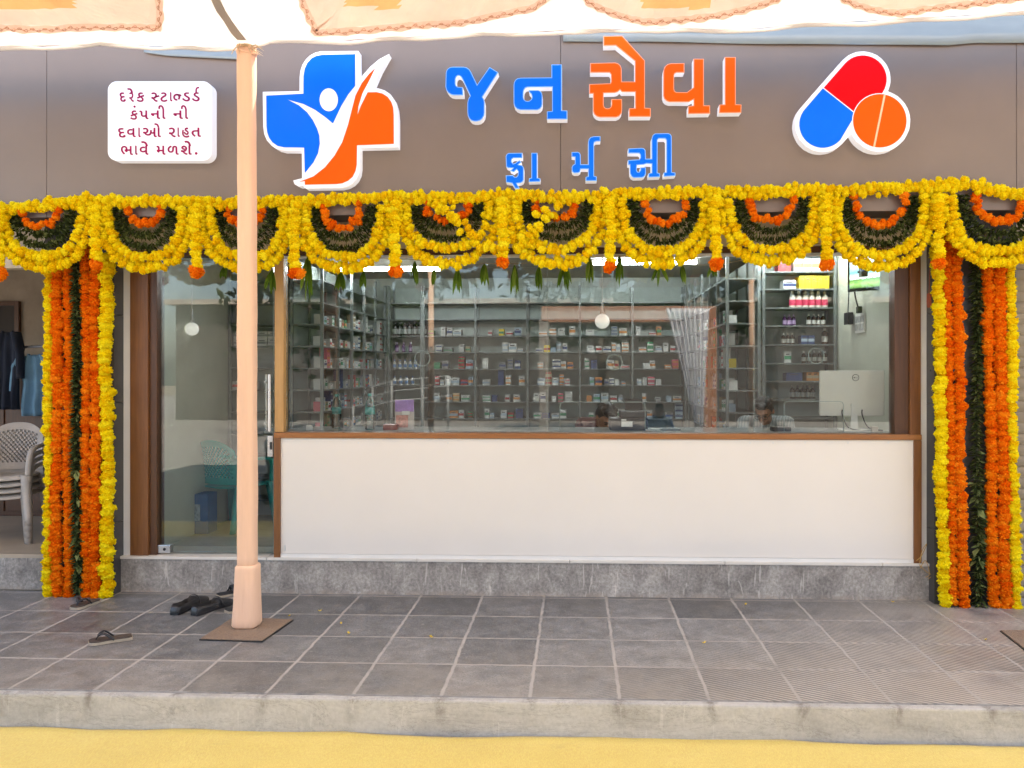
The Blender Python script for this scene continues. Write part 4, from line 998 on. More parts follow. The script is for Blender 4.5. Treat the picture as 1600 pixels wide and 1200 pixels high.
# the long line across the top
top = [(-120, 330), (0, 327), (60, 322), (110, 316), (160, 316), (240, 314), (300, 316), (400, 316), (500, 313), (560, 310), (610, 307), (650, 310), (700, 311), (750, 308), (800, 304), (870, 309), (905, 308), (950, 303), (1050, 302), (1110, 299), (1180, 301), (1250, 297), (1310, 298), (1360, 295), (1420, 293), (1470, 291), (1500, 288), (1530, 294), (1570, 302), (1620, 303), (1720, 300)]
pth = path_px(top, GYY, 4)
ar = [strand_arrays(pth, 0.033, 0.027, 0.28), strand_arrays([p + Vector((0, -0.012, 0.013)) for p in pth], 0.032, 0.031, 0.32), strand_arrays([p + Vector((0, -0.004, -0.020)) for p in pth], 0.032, 0.031, 0.32)]
V, F, T = cat_arrays(ar)
tag(tinted('marigold_garland', V, F, T, m_yel, None, tuple(P(800, 306, GYY))), 'long straight yellow marigold garland along the lower edge of the fascia', 'garland')

KX = [-8, 150, 306, 461, 617, 785, 952, 1118, 1290, 1467, 1645]
KYT = [330, 326, 326, 326, 323, 318, 316, 314, 312, 308, 316]
BOT = [420, 421, 421, 422, 414, 414, 413, 410, 418, 412]
SWL = ['marigold swag over the opening with the stacked chairs', 'marigold swag over the dark pillar edge and wooden jamb, below the notice box',
       'marigold swag directly behind the wrapped tent post', 'marigold swag below the white edged cross emblem',
       'marigold swag with a fallen loose yellow strand, between cross emblem and small blue letters', 'marigold swag with a loose yellow strand, below the small blue letters',
       'marigold swag under the last small blue letters, above the pendant globe', 'marigold swag below the plain fascia, between blue letters and capsule emblem',
       'deep marigold swag below the capsule emblem, above the wall screen', 'marigold swag over the dark pillar by the roller shutter']
def U(cx, hw, yt, yb, p=2.3, n=16, tilt=0.0):
    return [(cx + hw * math.sin(math.pi / 2 * s) * (1.0), yt + (yb - yt) * (1 - abs(s) ** p) + tilt * s) for s in [-1 + 2 * k / n for k in range(n + 1)]]
for i in range(10):
    x0, x1 = KX[i], KX[i + 1]; cx = (x0 + x1) / 2 + random.uniform(-2, 2); w = (x1 - x0) / 2; yt = (KYT[i] + KYT[i + 1]) / 2; yb = BOT[i]
    dt = (KYT[i + 1] - KYT[i]) / 2
    sw = thing('marigold_swag', SWL[i], 'garland', tuple(P(cx, yt, GYY)), 'half round marigold and leaf swags along the fascia')
    o_ = random.uniform(-2, 2)
    gap = 18 if i not in (4, 5) else 24
    a = strand_arrays(path_px(U(cx, w - 7, yt, yb, 2.2, tilt=dt), GYY - 0.015, 3), 0.034, 0.032, 0.20)
    b_ = strand_arrays(path_px(U(cx, w - 10, yt, yb - 6, 2.2, tilt=dt), GYY + 0.01, 3), 0.033, 0.035, 0.24)
    tinted('outer_yellow_strand', *cat_arrays([a, b_]), m_yel, sw)
    a = strand_arrays(path_px(U(cx + o_, w - 18, yt, yb - gap, 2.2, tilt=dt), GYY - 0.02, 3), 0.033, 0.031, 0.20)
    b_ = strand_arrays(path_px(U(cx + o_, w - 22, yt, yb - gap - 4, 2.2, tilt=dt), GYY + 0.01, 3), 0.032, 0.035, 0.24)
    tinted('inner_yellow_strand', *cat_arrays([a, b_]), m_yel, sw)
    ly = yb - gap - 17 + random.uniform(-2, 3)
    for (hwid, yb2) in ((w - 31, ly), (w - 39, ly - 17 + random.uniform(-2, 3))):
        tinted('leaf_strand', *leaf_arrays(path_px(U(cx + o_, hwid, yt - 2, yb2, 2.1, tilt=dt), GYY + 0.02, 3), 0.043, 0.0040), m_lea, sw)
    tinted('orange_strand', *strand_arrays(path_px(U(cx + o_ + random.uniform(-4, 4), w - 51, yt - 2, ly - 33 + random.uniform(-3, 4), 2.0, tilt=dt), GYY + 0.005, 3), 0.034, 0.029, 0.26), m_ora, sw)
    if i == 4: lp = [(682, 322), (694, 328), (712, 340), (724, 350), (735, 362), (742, 374), (744, 386), (758, 388), (778, 384)]
    elif i == 5: lp = [(872, 322), (858, 330), (848, 344), (838, 356), (824, 366), (812, 384), (806, 384)]
    else: lp = None
    if lp:
        a = strand_arrays(path_px(lp, GYY - 0.05, 4), 0.037, 0.034, 0.42); b_ = strand_arrays(path_px(lp, GYY - 0.03, 4), 0.034, 0.05, 0.7)
        tinted('loose_yellow_strand', *cat_arrays([a, b_]), m_yel, sw)
TL = ['tassel at the photo edge above the stacked chairs', 'tassel in front of the flower covered pillar beside the chairs', 'tassel over the glass door beside the wrapped post', 'tassel above the pine mullion, right of the wrapped post', 'tassel below the cross emblem foot', 'tassel between the two swags with loose strands', 'tassel above the pendant globe in the window', 'tassel in line with the orange letters end', 'tassel between two swags, above the yellow cartons', 'tassel over the inner edge of the pillar by the shutter']
TB = [418, 406, 416, 416, 416, 400, 406, 404, 403, 400]
for i in range(10):
    x = KX[i] + (6 if i == 0 else 0); yt = KYT[i]
    tl = thing('marigold_tassel', 'yellow marigold ' + TL[i] if 'right of' not in TL[i] else 'yellow marigold tassel hanging over the pine mullion of the window', 'garland', tuple(P(x, yt, GYY)), 'tassels hanging between the swags')
    dx = random.uniform(-2, 2)
    pp = path_px([(x, yt - 4), (x + dx, (yt + TB[i]) / 2), (x + 1, TB[i])], GYY - 0.05, 6)
    tinted('yellow_strand', *cat_arrays([strand_arrays(pp, 0.041, 0.026, 0.16), strand_arrays(pp, 0.038, 0.05, 0.3)]), m_yel, tl)
    e = P(x + 1, TB[i] + 9, GYY - 0.05)
    tinted('orange_flower', *cat_arrays([strand_arrays([e + Vector((0, 0, .008)), e - Vector((0, 0, .008))], 0.052, 0.016, 0.1), strand_arrays([e + Vector((-.014, -.01, .004)), e + Vector((.014, -.01, -.008))], 0.044, 0.02, 0.2)]), m_ora, tl)

# vertical strands on both pillars
def vstrand(px_t, y_t, px_b, y_b, kind, label, r, Y, grp):
    n = 9; ph = random.uniform(0, 6)
    pts = [(px_t + (px_b - px_t) * k / n + 1.3 * math.sin(ph + k * 1.1), y_t + (y_b - y_t) * k / n) for k in range(n + 1)]
    pth = path_px(pts, Y, 4)
    if kind == 'g':
        A = leaf_arrays(pth, r * 1.35, 0.0036, 0.010, 0.25); m = m_lea; nm = 'leaf_strand'
        B = leaf_arrays(pth[len(pth) * 5 // 8:], r * 2.1, 0.10, 0.024, 0.9); B = (B[0], B[1], np.clip(B[2] + .5, 0, 1))
        A = cat_arrays([A, B])
    else:
        sd = RNG.uniform(0.0, 1.0)
        A = cat_arrays([strand_arrays(pth, r, r * 0.74, 0.13), strand_arrays([p + Vector((0, -.006, 0)) for p in pth], r * .9, r * 1.6, 0.24)]); m = m_yel if kind == 'y' else m_ora; nm = 'marigold_strand'
    tag(tinted(nm, *A, m, None, tuple(pth[-1])), label, 'garland', grp)
VY = -0.165
g1 = 'strands hanging on the pillar beside the chairs'
for a in ((77, 400, 76, 932, 'y', 'yellow marigold strand on the pillar edge next to the stacked chairs', 0.044, VY + 0.01),
          (91, 400, 88, 928, 'o', 'thick orange marigold strand second from the stacked chairs', 0.047, VY),
          (107, 400, 107, 928, 'o', 'orange marigold strand touching the chair side of the leaf strand', 0.040, VY + .005),
          (120, 400, 121, 925, 'g', 'dark green leaf strand in the middle of the pillar beside the chairs', 0.046, VY - 0.02),
          (134, 385, 135, 930, 'o', 'orange marigold strand touching the door side of the leaf strand', 0.043, VY),
          (149, 400, 150, 928, 'o', 'orange marigold strand next to the yellow strand by the door jamb', 0.046, VY + .004),
          (166, 400, 168, 930, 'y', 'yellow marigold strand nearest the wooden door jamb', 0.052, VY)):
    vstrand(*a, g1)
# fallen ends gathered on the pavement
g2 = 'strands hanging on the pillar by the shutter'
for a in ((1464, 375, 1475, 945, 'y', 'yellow marigold strand on the pillar next to the window jamb', 0.048, VY),
          (1479, 360, 1488, 938, 'o', 'thin orange marigold strand beside the yellow one at the window jamb', 0.040, VY + .006),
          (1494, 370, 1504, 945, 'o', 'thick orange marigold strand with bare dark stone beside it', 0.046, VY - .004),
          (1525, 405, 1529, 955, 'g', 'long green leaf strand down the middle of the pillar by the shutter', 0.044, VY + 0.01),
          (1543, 405, 1552, 945, 'o', 'orange marigold strand touching the long green leaf strand', 0.042, VY),
          (1560, 405, 1571, 948, 'o', 'wide orange marigold strand beside the outermost yellow one', 0.050, VY),
          (1577, 400, 1586, 948, 'y', 'yellow marigold strand along the roller shutter', 0.046, VY - .004)):
    vstrand(*a, g2)

# mango leaf bunches on a string behind the garland
BL = [(352, 415, 12, 20, 'over the glass door beside the wrapped post'), (425, 422, 26, 36, 'between the post and the pine mullion'), (482, 400, 22, 66, 'hanging over the side rack, longest of the bunches'), (532, 424, 18, 34, 'below the cross emblem swag'), (568, 424, 10, 26, 'beside the ceiling tube light'), (648, 408, 18, 36, 'between an orange tassel end and the loose strand swag'), (678, 420, 8, 26, 'above the slim peach post reflection'), (715, 418, 18, 40, 'under the swag with the fallen strand'), (757, 412, 18, 34, 'beside the middle tassel end'), (804, 414, 14, 44, 'just past the middle tassel end'), (842, 416, 16, 38, 'under the second loose strand swag'), (882, 412, 26, 42, 'widest bunch above the globe side'), (921, 402, 20, 38, 'beside the tassel above the globe'), (968, 400, 18, 46, 'just past the tassel above the globe'), (1030, 412, 30, 34, 'slanting under the last blue letters'), (1066, 414, 14, 30, 'between the tall bunch and the orange lettered bay'), (1112, 416, 16, 18, 'small bunch below a tassel end'), (1212, 404, 10, 14, 'tiny bunch above the bottle rack'), (1285, 380, 8, 24, 'above the yellow cartons')]
for x, y, w, h, lb in BL:
    Y = -0.12; p = P(x, y, Y); Vs = []; Fs = []; Ts = []; o = 0
    sc = 203.0
    for k in range(random.randint(6, 9)):
        dx = random.uniform(-1, 1) * w / 2 / sc; L = h / sc * random.uniform(0.75, 1.1); wd = random.uniform(0.010, 0.017); yy = random.uniform(-.03, .03)
        tw = random.uniform(-.9, .9); q = []
        for j in range(7):
            t = j / 6; c = p + Vector((dx * t ** 0.8, yy * t - 0.03 * math.sin(t * 2), -L * t)); ww = wd * math.sin(math.pi * min(1, .08 + t * .92)) ** .8 + .0006
            s = Vector((math.cos(tw), math.sin(tw), 0)) * ww; q += [c - s, c + Vector((0, -.3 * ww, 0)), c + s]
        Vs.append(np.array(q)); f = []
        for j in range(6):
            for e in (0, 1): f += [[j * 3 + e, j * 3 + e + 1, j * 3 + e + 4], [j * 3 + e, j * 3 + e + 4, j * 3 + e + 3]]
        Fs.append(np.array(f) + o); o += 21; kk = random.uniform(.15, .95); Ts.append(np.tile([kk, kk * .6, kk * 1.05], 7))
    tag(tinted('leaf_bunch', np.vstack(Vs), np.vstack(Fs), np.concatenate(Ts), m_man, None, tuple(p)), 'bunch of long green mango leaves ' + lb if len(lb.split()) < 9 else 'mango leaf bunch ' + lb, 'leaf bunch', 'mango leaf bunches hanging below the garland')
mb = MB(); mb.tube(path_px([(200, 396), (352, 412), (482, 400), (648, 406), (804, 412), (968, 399), (1112, 414), (1285, 380), (1440, 396)], -0.12, 6), 0.0025, 5)
single('string', mb, M('jute_string', (0.35, 0.27, 0.16), 0.9), 'thin jute string carrying the mango leaves across the shop front', 'string')

# fallen petals on the pavement
pv = []
for k, (x, y) in enumerate([(500, 955), (533, 975), (545, 990), (674, 996), (405, 965), (452, 963), (1100, 1005), (1165, 945), (1395, 941), (1540, 1000)]):
    c = PG(x, y, 0.004); r = random.uniform(0.006, 0.012); a = random.uniform(0, 6)
    rows = [[c + Vector((r * (i - 1) * .6 * math.cos(a) - r * (j - 1.5) * math.sin(a), r * (i - 1) * .6 * math.sin(a) + r * (j - 1.5) * math.cos(a), 0.004 * abs(i - 1) + 0.003 * (j - 1.5) ** 2)) for i in range(3)] for j in range(4)]
    mb = MB(); mb.shell(rows, (0, 0, 0.0012))
    single('petal', mb, M('fallen_petal', (0.80, 0.55, 0.05), 0.6), 'single yellow marigold petal fallen on the grey paving', 'petal', group='fallen petals on the paving')

# ------------------------------------------------------------------ footwear
def frame(a, b):
    d = Vector((b.x - a.x, b.y - a.y, 0)); L = d.length; d.normalize(); s = Vector((-d.y, d.x, 0)); return d, s, L
SOLE = [(0, .30), (.04, .36), (.12, .40), (.3, .385), (.45, .36), (.6, .42), (.74, .49), (.86, .47), (.94, .38), (.99, .2)]
def sole_pts(a, b, wid, shr=1.0):
    d, s, L = frame(a, b); c = (a + b) / 2; l = []; r = []
    for t, w in SOLE:
        p = a + d * L * t; p = c + (p - c) * shr
        l.append(p + s * w * wid * shr); r.append(p - s * w * wid * shr)
    return [(p.x, p.y) for p in l + r[::-1]]
m_rub = M('black_rubber', (0.022, 0.022, 0.024), 0.55); m_solel = M('beige_sole', (0.42, 0.35, 0.26), 0.7); m_foot = M('brown_footbed', (0.085, 0.06, 0.045), 0.7, var=0.2)
def flipflop(h, t_, label, top_m, low_m, band=False):
    a = PG(*h, 0.0); b = PG(*t_, 0.0); d, s, L = frame(a, b); wid = 0.105
    base = (a + b) / 2; th = thing('flip_flop', label, 'sandal', (base.x, base.y, 0.0))
    mb = MB(); mb.slab(sole_pts(a, b, wid)[::-1] if False else sole_pts(a, b, wid), 0.003, 0.020); part('sole', mb, low_m, th)
    mb = MB(); mb.slab(sole_pts(a, b, wid, 0.965), 0.0203, 0.028); part('footbed', mb, top_m, th)
    mb = MB(); toe = a + d * L * .82 + Vector((0, 0, .028))
    for sd in (-1, 1):
        e = a + d * L * .42 + s * sd * wid * .40 + Vector((0, 0, .024)); m_ = a + d * L * .62 + s * sd * wid * .36 + Vector((0, 0, .066))
        mb.tube(spline([toe, a + d * L * .74 + s * sd * wid * .12 + Vector((0, 0, .058)), m_, e], 5), [0.005] * 4 + [0.012] * 12, 8, flat=0.5)
    part('strap', mb, m_rub, th, True)
    if band:
        mb = MB()
        for tt in (.50, .58, .66):
            mb.tube([a + d * L * tt + s * wid * .47 * math.cos(q) + Vector((0, 0, .024 + .05 * math.sin(q))) for q in [math.pi * k / 10 for k in range(11)]], 0.011, 6, flat=0.45)
        part('upper_band', mb, m_rub, th, True)
flipflop((207, 998), (137, 1008), 'brown flip flop lying alone on the open paving', m_foot, m_solel)
flipflop((152, 941), (113, 954), 'brown flip flop lying against the foot of the hanging strands', m_foot, m_solel)
flipflop((340, 934), (382, 926), 'black strapped sandal by the plinth, half behind the post', m_rub, m_solel, True)
flipflop((354, 959), (400, 948), 'black strapped sandal partly hidden by the wrapped post base', m_rub, m_solel, True)
m_leat = M('black_leather', (0.030, 0.028, 0.028), 0.3, var=0.2, scale=12, bump=0.01); m_lin = M('tan_lining', (0.21, 0.135, 0.085), 0.8)
def loafer(h, t_, label):
    a = PG(*h, 0.0); b = PG(*t_, 0.0); d, s, L = frame(a, b); wid = 0.105
    base = (a + b) / 2; th = thing('loafer', label, 'shoe', (base.x, base.y, 0))
    mb = MB(); mb.slab(sole_pts(a, b, wid), 0.003, 0.022); part('sole', mb, m_rub, th)
    prof = [(-.015, .20, .026), (.0, .31, .060), (.03, .38, .074), (.10, .41, .074), (.22, .40, .066), (.36, .385, .062), (.46, .38, .068), (.54, .39, .080), (.62, .42, .077), (.72, .465, .067), (.82, .475, .056), (.90, .43, .047), (.96, .32, .037), (1.0, .14, .026)]
    rows = []
    for t, w, hh in prof:
        row = []
        for k in range(13):
            q = math.pi * k / 12; c_, s_ = math.cos(q), math.sin(q)
            if .05 < t < .52:      # open top: walls only lean in a little
                u = (k - 6) / 6; x = w * wid * (1.0 if abs(u) > .66 else 1.0) * (-1 if u > 0 else 1)
                f = abs(u); zz = 0.02 + (hh - 0.02) * min(1, (1 - f) * 3.0); xx = -math.copysign(w * wid * (1.0 - 0.16 * min(1, (1 - f) * 3)), u) if f > .01 else 0
                if f < .66: 
                    g = f / .66; zz = 0.024 + (hh - .024) * max(0, (g - .72) / .28); xx = -math.copysign(w * wid * .80 * g, u) if f > .01 else 0
                row.append(a + d * L * t + s * xx + Vector((0, 0, zz)))
            else: row.append(a + d * L * t + s * w * wid * math.copysign(abs(c_) ** .75, c_) + Vector((0, 0, .02 + (hh - .02) * s_ ** .7)))
        rows.append(row)
    mb = MB(); mb.shell(rows, (0, 0, -0.002))
    for i in range(3, 6):
        for j in range(3, 9): mb.mi[(i * 12 + j) * 2] = 1; mb.mi[(i * 12 + j) * 2 + 1] = 1
    part('upper', mb, [m_leat, m_lin], th, True)
    mb = MB(); mb.slab([((x - a.x - d.x * L * .27) * .52 + a.x + d.x * L * .27, (y - a.y - d.y * L * .27) * .52 + a.y + d.y * L * .27) for x, y in sole_pts(a, b, wid * 1.25)], 0.026, 0.030); part('insole', mb, m_lin, th)
    mb = MB(); mb.tube([a + d * L * .60 + s * wid * .46 * math.cos(q) + Vector((0, 0, .024 + .062 * math.sin(q) ** .7)) for q in [math.pi * k / 12 for k in range(13)]], 0.006, 6, flat=0.35); part('strap', mb, m_leat, th, True)
loafer((272, 962), (322, 937), 'black leather loafer standing furthest from the wrapped post')
loafer((303, 963), (362, 942), 'black leather loafer standing beside the wrapped post')

# ------------------------------------------------------------------ stacked plastic chairs
def make_chair(m, label='', group=None):
    th = thing('plastic_chair', label, 'chair', (0, 0, 0), group)
    # seat: x across, -y to the front
    rows = []
    for j in range(13):
        y = -0.23 + 0.44 * j / 12
        row = []
        for i in range(13):
            u = i / 6 - 1; wdt = 0.225 - 0.02 * j / 12
            z = 0.43 - 0.018 * (1 - u * u) - 0.012 * j / 12 - (0.03 if j == 0 else 0) * 1 - (0.025 if abs(u) > .99 else 0)
            row.append((u * wdt, y, z))
        rows.append(row)
    mb = MB(); mb.shell(rows, (0, 0, -0.012)); part('seat', mb, m, th, True)
    # backrest with lattice holes
    mb = MB(); W, H = 26, 20
    def bp(i, j):
        u = i / W * 2 - 1; t = j / H
        hw = 0.235 - 0.015 * t
        top = 0.845 - 0.10 * abs(u) ** 2.6
        z = 0.43 + (top - 0.43) * t
        y = 0.21 + 0.10 * t - 0.075 * (abs(u) ** 2.2) * (0.5 + .5 * t) - 0.02 * math.sin(t * 3)
        return Vector((u * hw, y, z))
    vid = {}; vs = []; fs = []
    for k, off in enumerate((Vector((0, 0, 0)), Vector((0, 0.009, 0)))):
        for i in range(W + 1):
            for j in range(H + 1): vid[(i, j, k)] = len(vs); vs.append(bp(i, j) + off)
    hole = lambda i, j: 3 <= i < W - 3 and 3 <= j < H - 3 and (i + j) % 2 == 0
    ok = lambda i, j: 0 <= i < W and 0 <= j < H and not hole(i, j)
    for i in range(W):
        for j in range(H):
            if not ok(i, j): continue
            fs += [(vid[i, j, 0], vid[i + 1, j, 0], vid[i + 1, j + 1, 0], vid[i, j + 1, 0]), (vid[i, j, 1], vid[i, j + 1, 1], vid[i + 1, j + 1, 1], vid[i + 1, j, 1])]
            for (ni, nj, p, q) in ((i - 1, j, (i, j + 1), (i, j)), (i + 1, j, (i + 1, j), (i + 1, j + 1)), (i, j - 1, (i, j), (i + 1, j)), (i, j + 1, (i + 1, j + 1), (i, j + 1))):
                if not ok(ni, nj): fs.append((vid[(*p, 0)], vid[(*p, 1)], vid[(*q, 1)], vid[(*q, 0)]))
    mb.add(vs, fs); part('backrest', mb, m, th)
    for sd in (-1, 1):
        mb = MB(); mb.tube(spline([(sd * .235, .26, .70), (sd * .265, .14, .665), (sd * .275, -.04, .655), (sd * .268, -.17, .640), (sd * .258, -.225, .585), (sd * .245, -.235, .42)], 6), [.022] * 12 + [.026] * 19, 10, flat=.7); part('armrest', mb, m, th, True)
        for (y0, y1, x1) in ((-.225, -.275, .262), (.20, .29, .235)):
            # open channel leg
            rows = []
            for k in range(7):
                t = k / 6; z = .42 * (1 - t); cx = sd * (.222 + (x1 - .222) * t); cy = y0 + (y1 - y0) * t; h = .038 - .012 * t; sg = -1 if y0 < 0 else 1
                step = .003 if k in (5, 6) else 0
                rows.append([(cx - sd * h, cy - sg * h * .1, z), (cx - sd * h * .3, cy + sg * (h * .45 + step), z), (cx + sd * h * .6, cy + sg * (h * .45 + step), z), (cx + sd * (h + step), cy, z), (cx + sd * h, cy - sg * h * 1.2, z)])
            mb = MB(); mb.shell(rows, (-sd * .005, -.005 * (-1 if y0 < 0 else 1), 0)); part('leg', mb, m, th, True)
    return th
ch = make_chair(M('grey_plastic', (0.44, 0.39, 0.34), 0.5, var=0.16, scale=5, bump=0.06), '', 'stacked grey plastic chairs'); cpos = P(12, 850, 0.62)
ch.location = (cpos.x, 0.62, FLOOR); ch.rotation_euler = (0, 0, R(14)); ch['label'] = 'grey plastic chair at the bottom of the stack, legs on the floor'
for k, lb in ((1, 'grey plastic chair in the lower middle of the stack, seat edge showing'), (2, 'grey plastic chair just under the top one of the stack'), (3, 'topmost grey plastic chair of the stack with lattice back')):
    copy_tree(ch, (cpos.x + 0.004 * k, 0.62 - 0.012 * k, FLOOR + 0.055 * k), R(14 + k * .7), lb)

# clothes and cupboard in the neighbouring room
def shirt(x0, x1, y0, y1, Y, m, label, sl=True, seed=0):
    a, b = P(x0, y0, Y), P(x1, y1, Y); W = b.x - a.x; H = a.z - b.z; rows = []
    for j in range(19):
        t = j / 18; row = []
        for i in range(17):
            u = i / 8 - 1
            hw = W / 2 * (0.42 + 0.5 * min(1, t * 4) - .1 * t)
            row.append((a.x + W / 2 + u * hw + .02 * mnoise.noise((u + seed, t * 3, 1)), Y + .035 * math.sin(u * 7 + seed + t) * (0.3 + t) + .02 * mnoise.noise((u * 2, t * 2, seed)), a.z - H * t - .06 * (1 - abs(u)) * (t < .01) - .03 * abs(u) * (1 - t)))
        rows.append(row)
    mb = MB(); mb.shell(rows, (0, 0.03, 0)); o = thing('shirt', label, 'shirt', tuple(a)); part('torso', mb, m, o, True)
    if sl:
        for sd in (-1, 1):
            mb = MB(); c = a.x + W / 2
            mb.tube(spline([(c + sd * W * .36, Y, a.z - .05), (c + sd * W * .55, Y - .01, a.z - H * .30), (c + sd * W * .60, Y - .02, a.z - H * .62)], 6), [.07] * 6 + [.055] * 7, 10, flat=.5); part('sleeve', mb, m, o, True)
shirt(28, 76, 548, 650, 1.6, M('sky_blue_cotton', (0.16, 0.30, 0.42), 0.9, var=0.15), 'light blue shirt hanging over a cupboard behind the chairs', True, 2)
shirt(-8, 30, 512, 640, 1.55, M('navy_cotton', (0.022, 0.027, 0.045), 0.9, var=0.2), 'dark navy jacket hanging beside the light blue shirt', True, 5)
cb = thing('cupboard', 'dark brown wooden cupboard behind the stacked chairs', 'cupboard', tuple(P(0, 660, 1.9)))
a, b = P(-60, 590, 1.75), P(78, 668, 1.75)
mb = MB(); mb.box((a.x, 1.75, FLOOR), (b.x, 2.3, a.z), bev=.005); part('body', mb, m_woodd, cb)
mb = MB(); mb.box((a.x + .02, 1.735, FLOOR + .05), ((a.x + b.x) / 2 - .01, 1.749, a.z - .03), bev=.004); part('door', mb, m_woodd, cb)
mb = MB(); mb.box(((a.x + b.x) / 2 + .01, 1.735, FLOOR + .05), (b.x - .02, 1.749, a.z - .03), bev=.004); part('door', mb, m_woodd, cb)
a, b = P(-40, 478, 2.55), P(22, 590, 2.55)
op = thing('inner_doorway', 'dark wooden inner doorway on the back wall behind the clothes', 'doorway', (a.x, 2.55, FLOOR))
mb = MB(); mb.box((a.x, 2.57, FLOOR), (b.x, 2.598, a.z)); part('door_leaf', mb, M('dark_door', (0.03, 0.022, 0.017), 0.6), op)
mb = MB(); mb.box((b.x + .001, 2.55, FLOOR), (b.x + .05, 2.598, a.z + .05)); mb.box((a.x, 2.55, a.z + .001), (b.x, 2.598, a.z + .05)); part('door_frame', mb, m_woodd, op)
hk = MB(); p0 = P(-10, 545, 1.6); p1 = P(78, 540, 1.6); hk.tube([p0, p1], .012, 8); single('clothes_rail', hk, m_steel, 'thin metal clothes rail the shirt and jacket hang from', 'rail')

# ------------------------------------------------------------------ inside the shop: lamps
m_tube = M('tube_glow', (0.9, 0.95, 1.0), 0.4, emit=(0.92, 0.97, 1.0), es=16.0)
def tube_light(xa_, xb_, py, Y, label):
    a, b = P(xa_, py, Y), P(xb_, py, Y); z = a.z
    t = thing('tube_light', label, 'ceiling light', ((a.x + b.x) / 2, Y, z), 'tube lights on the shop ceiling')
    mb = MB(); mb.tube([(a.x, Y, z), (b.x, Y, z)], 0.020, 10); part('tube', mb, m_tube, t, True)
    mb = MB(); mb.box((a.x - .03, Y - .03, z + .024), (b.x + .03, Y + .03, CZ), bev=.006); part('batten', mb, m_white, t)
    for x in (a.x, b.x):
        mb = MB(); mb.box((x - .015, Y - .02, z - .02), (x + .015, Y + .02, z + .024), bev=.004); part('end_cap', mb, m_white, t)
tube_light(520, 690, 421, 2.5, 'tube light behind the cross emblem swag and its tassel')
tube_light(925, 1090, 411, 2.9, 'tube light seen past the tassel above the pendant globe')
tube_light(700, 860, 411, 3.6, 'tube light deep inside behind the middle tassel end')
tube_light(1170, 1320, 392, 1.3, 'tube light above the rack of yellow cartons')
m_globe = M('opal_globe', (0.80, 0.79, 0.75), 0.25, var=0.02, emit=(1, .97, .9), es=0.10)
for px, py, r, Y, lb in ((300, 514, 10.5, 0.75, 'white globe pendant lamp hanging behind the glass door'), (941, 502, 11.5, 0.9, 'white globe pendant lamp hanging behind the shop window')):
    c = P(px, py, Y); rr_ = r * (Y - CAM_Y) / FPX
    t = thing('pendant_lamp', lb, 'pendant lamp', tuple(c), 'globe pendant lamps')
    mb = MB(); mb.lathe([(rr_ * math.sin(q), -rr_ * math.cos(q)) for q in [0.05 + (math.pi - .3) * k / 14 for k in range(15)]], 24, tuple(c)); part('globe', mb, m_globe, t, True)
    mb = MB(); mb.lathe([(rr_ * .35, rr_ * .9), (rr_ * .38, rr_ * 1.15), (.012, rr_ * 1.3), (.010, rr_ * 3.0)], 16, tuple(c)); part('stem', mb, m_alu, t, 'auto')
    mb = MB(); mb.tube([(c.x, c.y, c.z + rr_ * 2.9), (c.x, c.y, CZ)], .004, 6); part('cord', mb, m_white, t)
v = P(785, 400, 1.6)
ac = thing('ceiling_vent', 'slotted grey ceiling vent behind the middle tassel', 'vent', (v.x, 1.6, CZ))
mb = MB(); mb.box((v.x - .35, 1.3, CZ - .03), (v.x + .35, 1.9, CZ - .001), bev=.008); part('frame', mb, m_alu, ac)
mb = MB()
for k in range(9): mb.box((v.x - .3, 1.35 + .06 * k, CZ - .036), (v.x + .3, 1.375 + .06 * k, CZ - .031))
part('slat', mb, m_black, ac)

# ------------------------------------------------------------------ racks
DZ = 0.217; SH0 = 1.36
SHZ = [SH0 - 4 * DZ + DZ * k for k in range(11)]          # shelf top heights
def rack(label, x0, x1, y0, y1, n, axis, back, zs=SHZ, open_back=False, ztop=None):
    """axis 'x': faces -Y, bays along x; axis 'y': bays along y, back plane at the side given"""
    t = thing('shelf_rack', label, 'rack', ((x0 + x1) / 2, (y0 + y1) / 2, FLOOR), 'steel medicine racks')
    zt = ztop or (zs[-1] + 0.22)
    for k in range(n + 1):
        mb = MB(); w = .014
        if axis == 'x':
            x = x0 + (x1 - x0) * k / n
            for yy in (y0 + w, y1 - w): mb.box((x - w, yy - w, FLOOR), (x + w, yy + w, zt))
        else:
            y = y0 + (y1 - y0) * k / n
            for xx in (x0 + w, x1 - w): mb.box((xx - w, y - w, FLOOR), (xx + w, y + w, zt))
        part('upright', mb, m_rack, t)
    for z in zs:
        mb = MB(); mb.box((x0 + .002, y0 + .002, z - .014), (x1 - .002, y1 - .002, z)); part('shelf', mb, m_rack, t)
    mb = MB()
    if axis == 'x': mb.box((x0, y1 - .006, FLOOR), (x1, y1 + .004, zt))
    elif back == 'lo': mb.box((x0 - .004, y0, FLOOR), (x0 + .006, y1, zt))
    else: mb.box((x1 - .006, y0, FLOOR), (x1 + .004, y1, zt))
    part('back_panel', mb, m_rackback, t)
    return t
BYF = 4.36
XL, XR = -2.82, 1.78
rack('long back rack of four bays across the far wall', -2.0, XR - .36, BYF, BYF + .34, 5, 'x', 'hi')
rack('dark bottle cupboard rack in the far corner by the side rack', XL + .36, -2.03, BYF, BYF + .34, 1, 'x', 'hi')
rack('receding side rack beginning beside the pine mullion', XL, XL + .33, 1.62, 4.34, 5, 'y', 'lo')
rack('receding side rack beginning beside the bottle rack', XR - .33, XR, 1.62, 4.34, 5, 'y', 'hi')
rack('narrow rack seen through the glass door', LX + .03, XL - .03, 1.6, 1.92, 1, 'x', 'hi')
rz = [CAM_Z + (580 - y) * 8.08 / FPX for y in (652, 623, 595, 567, 538, 509, 481, 452, 425, 397)]
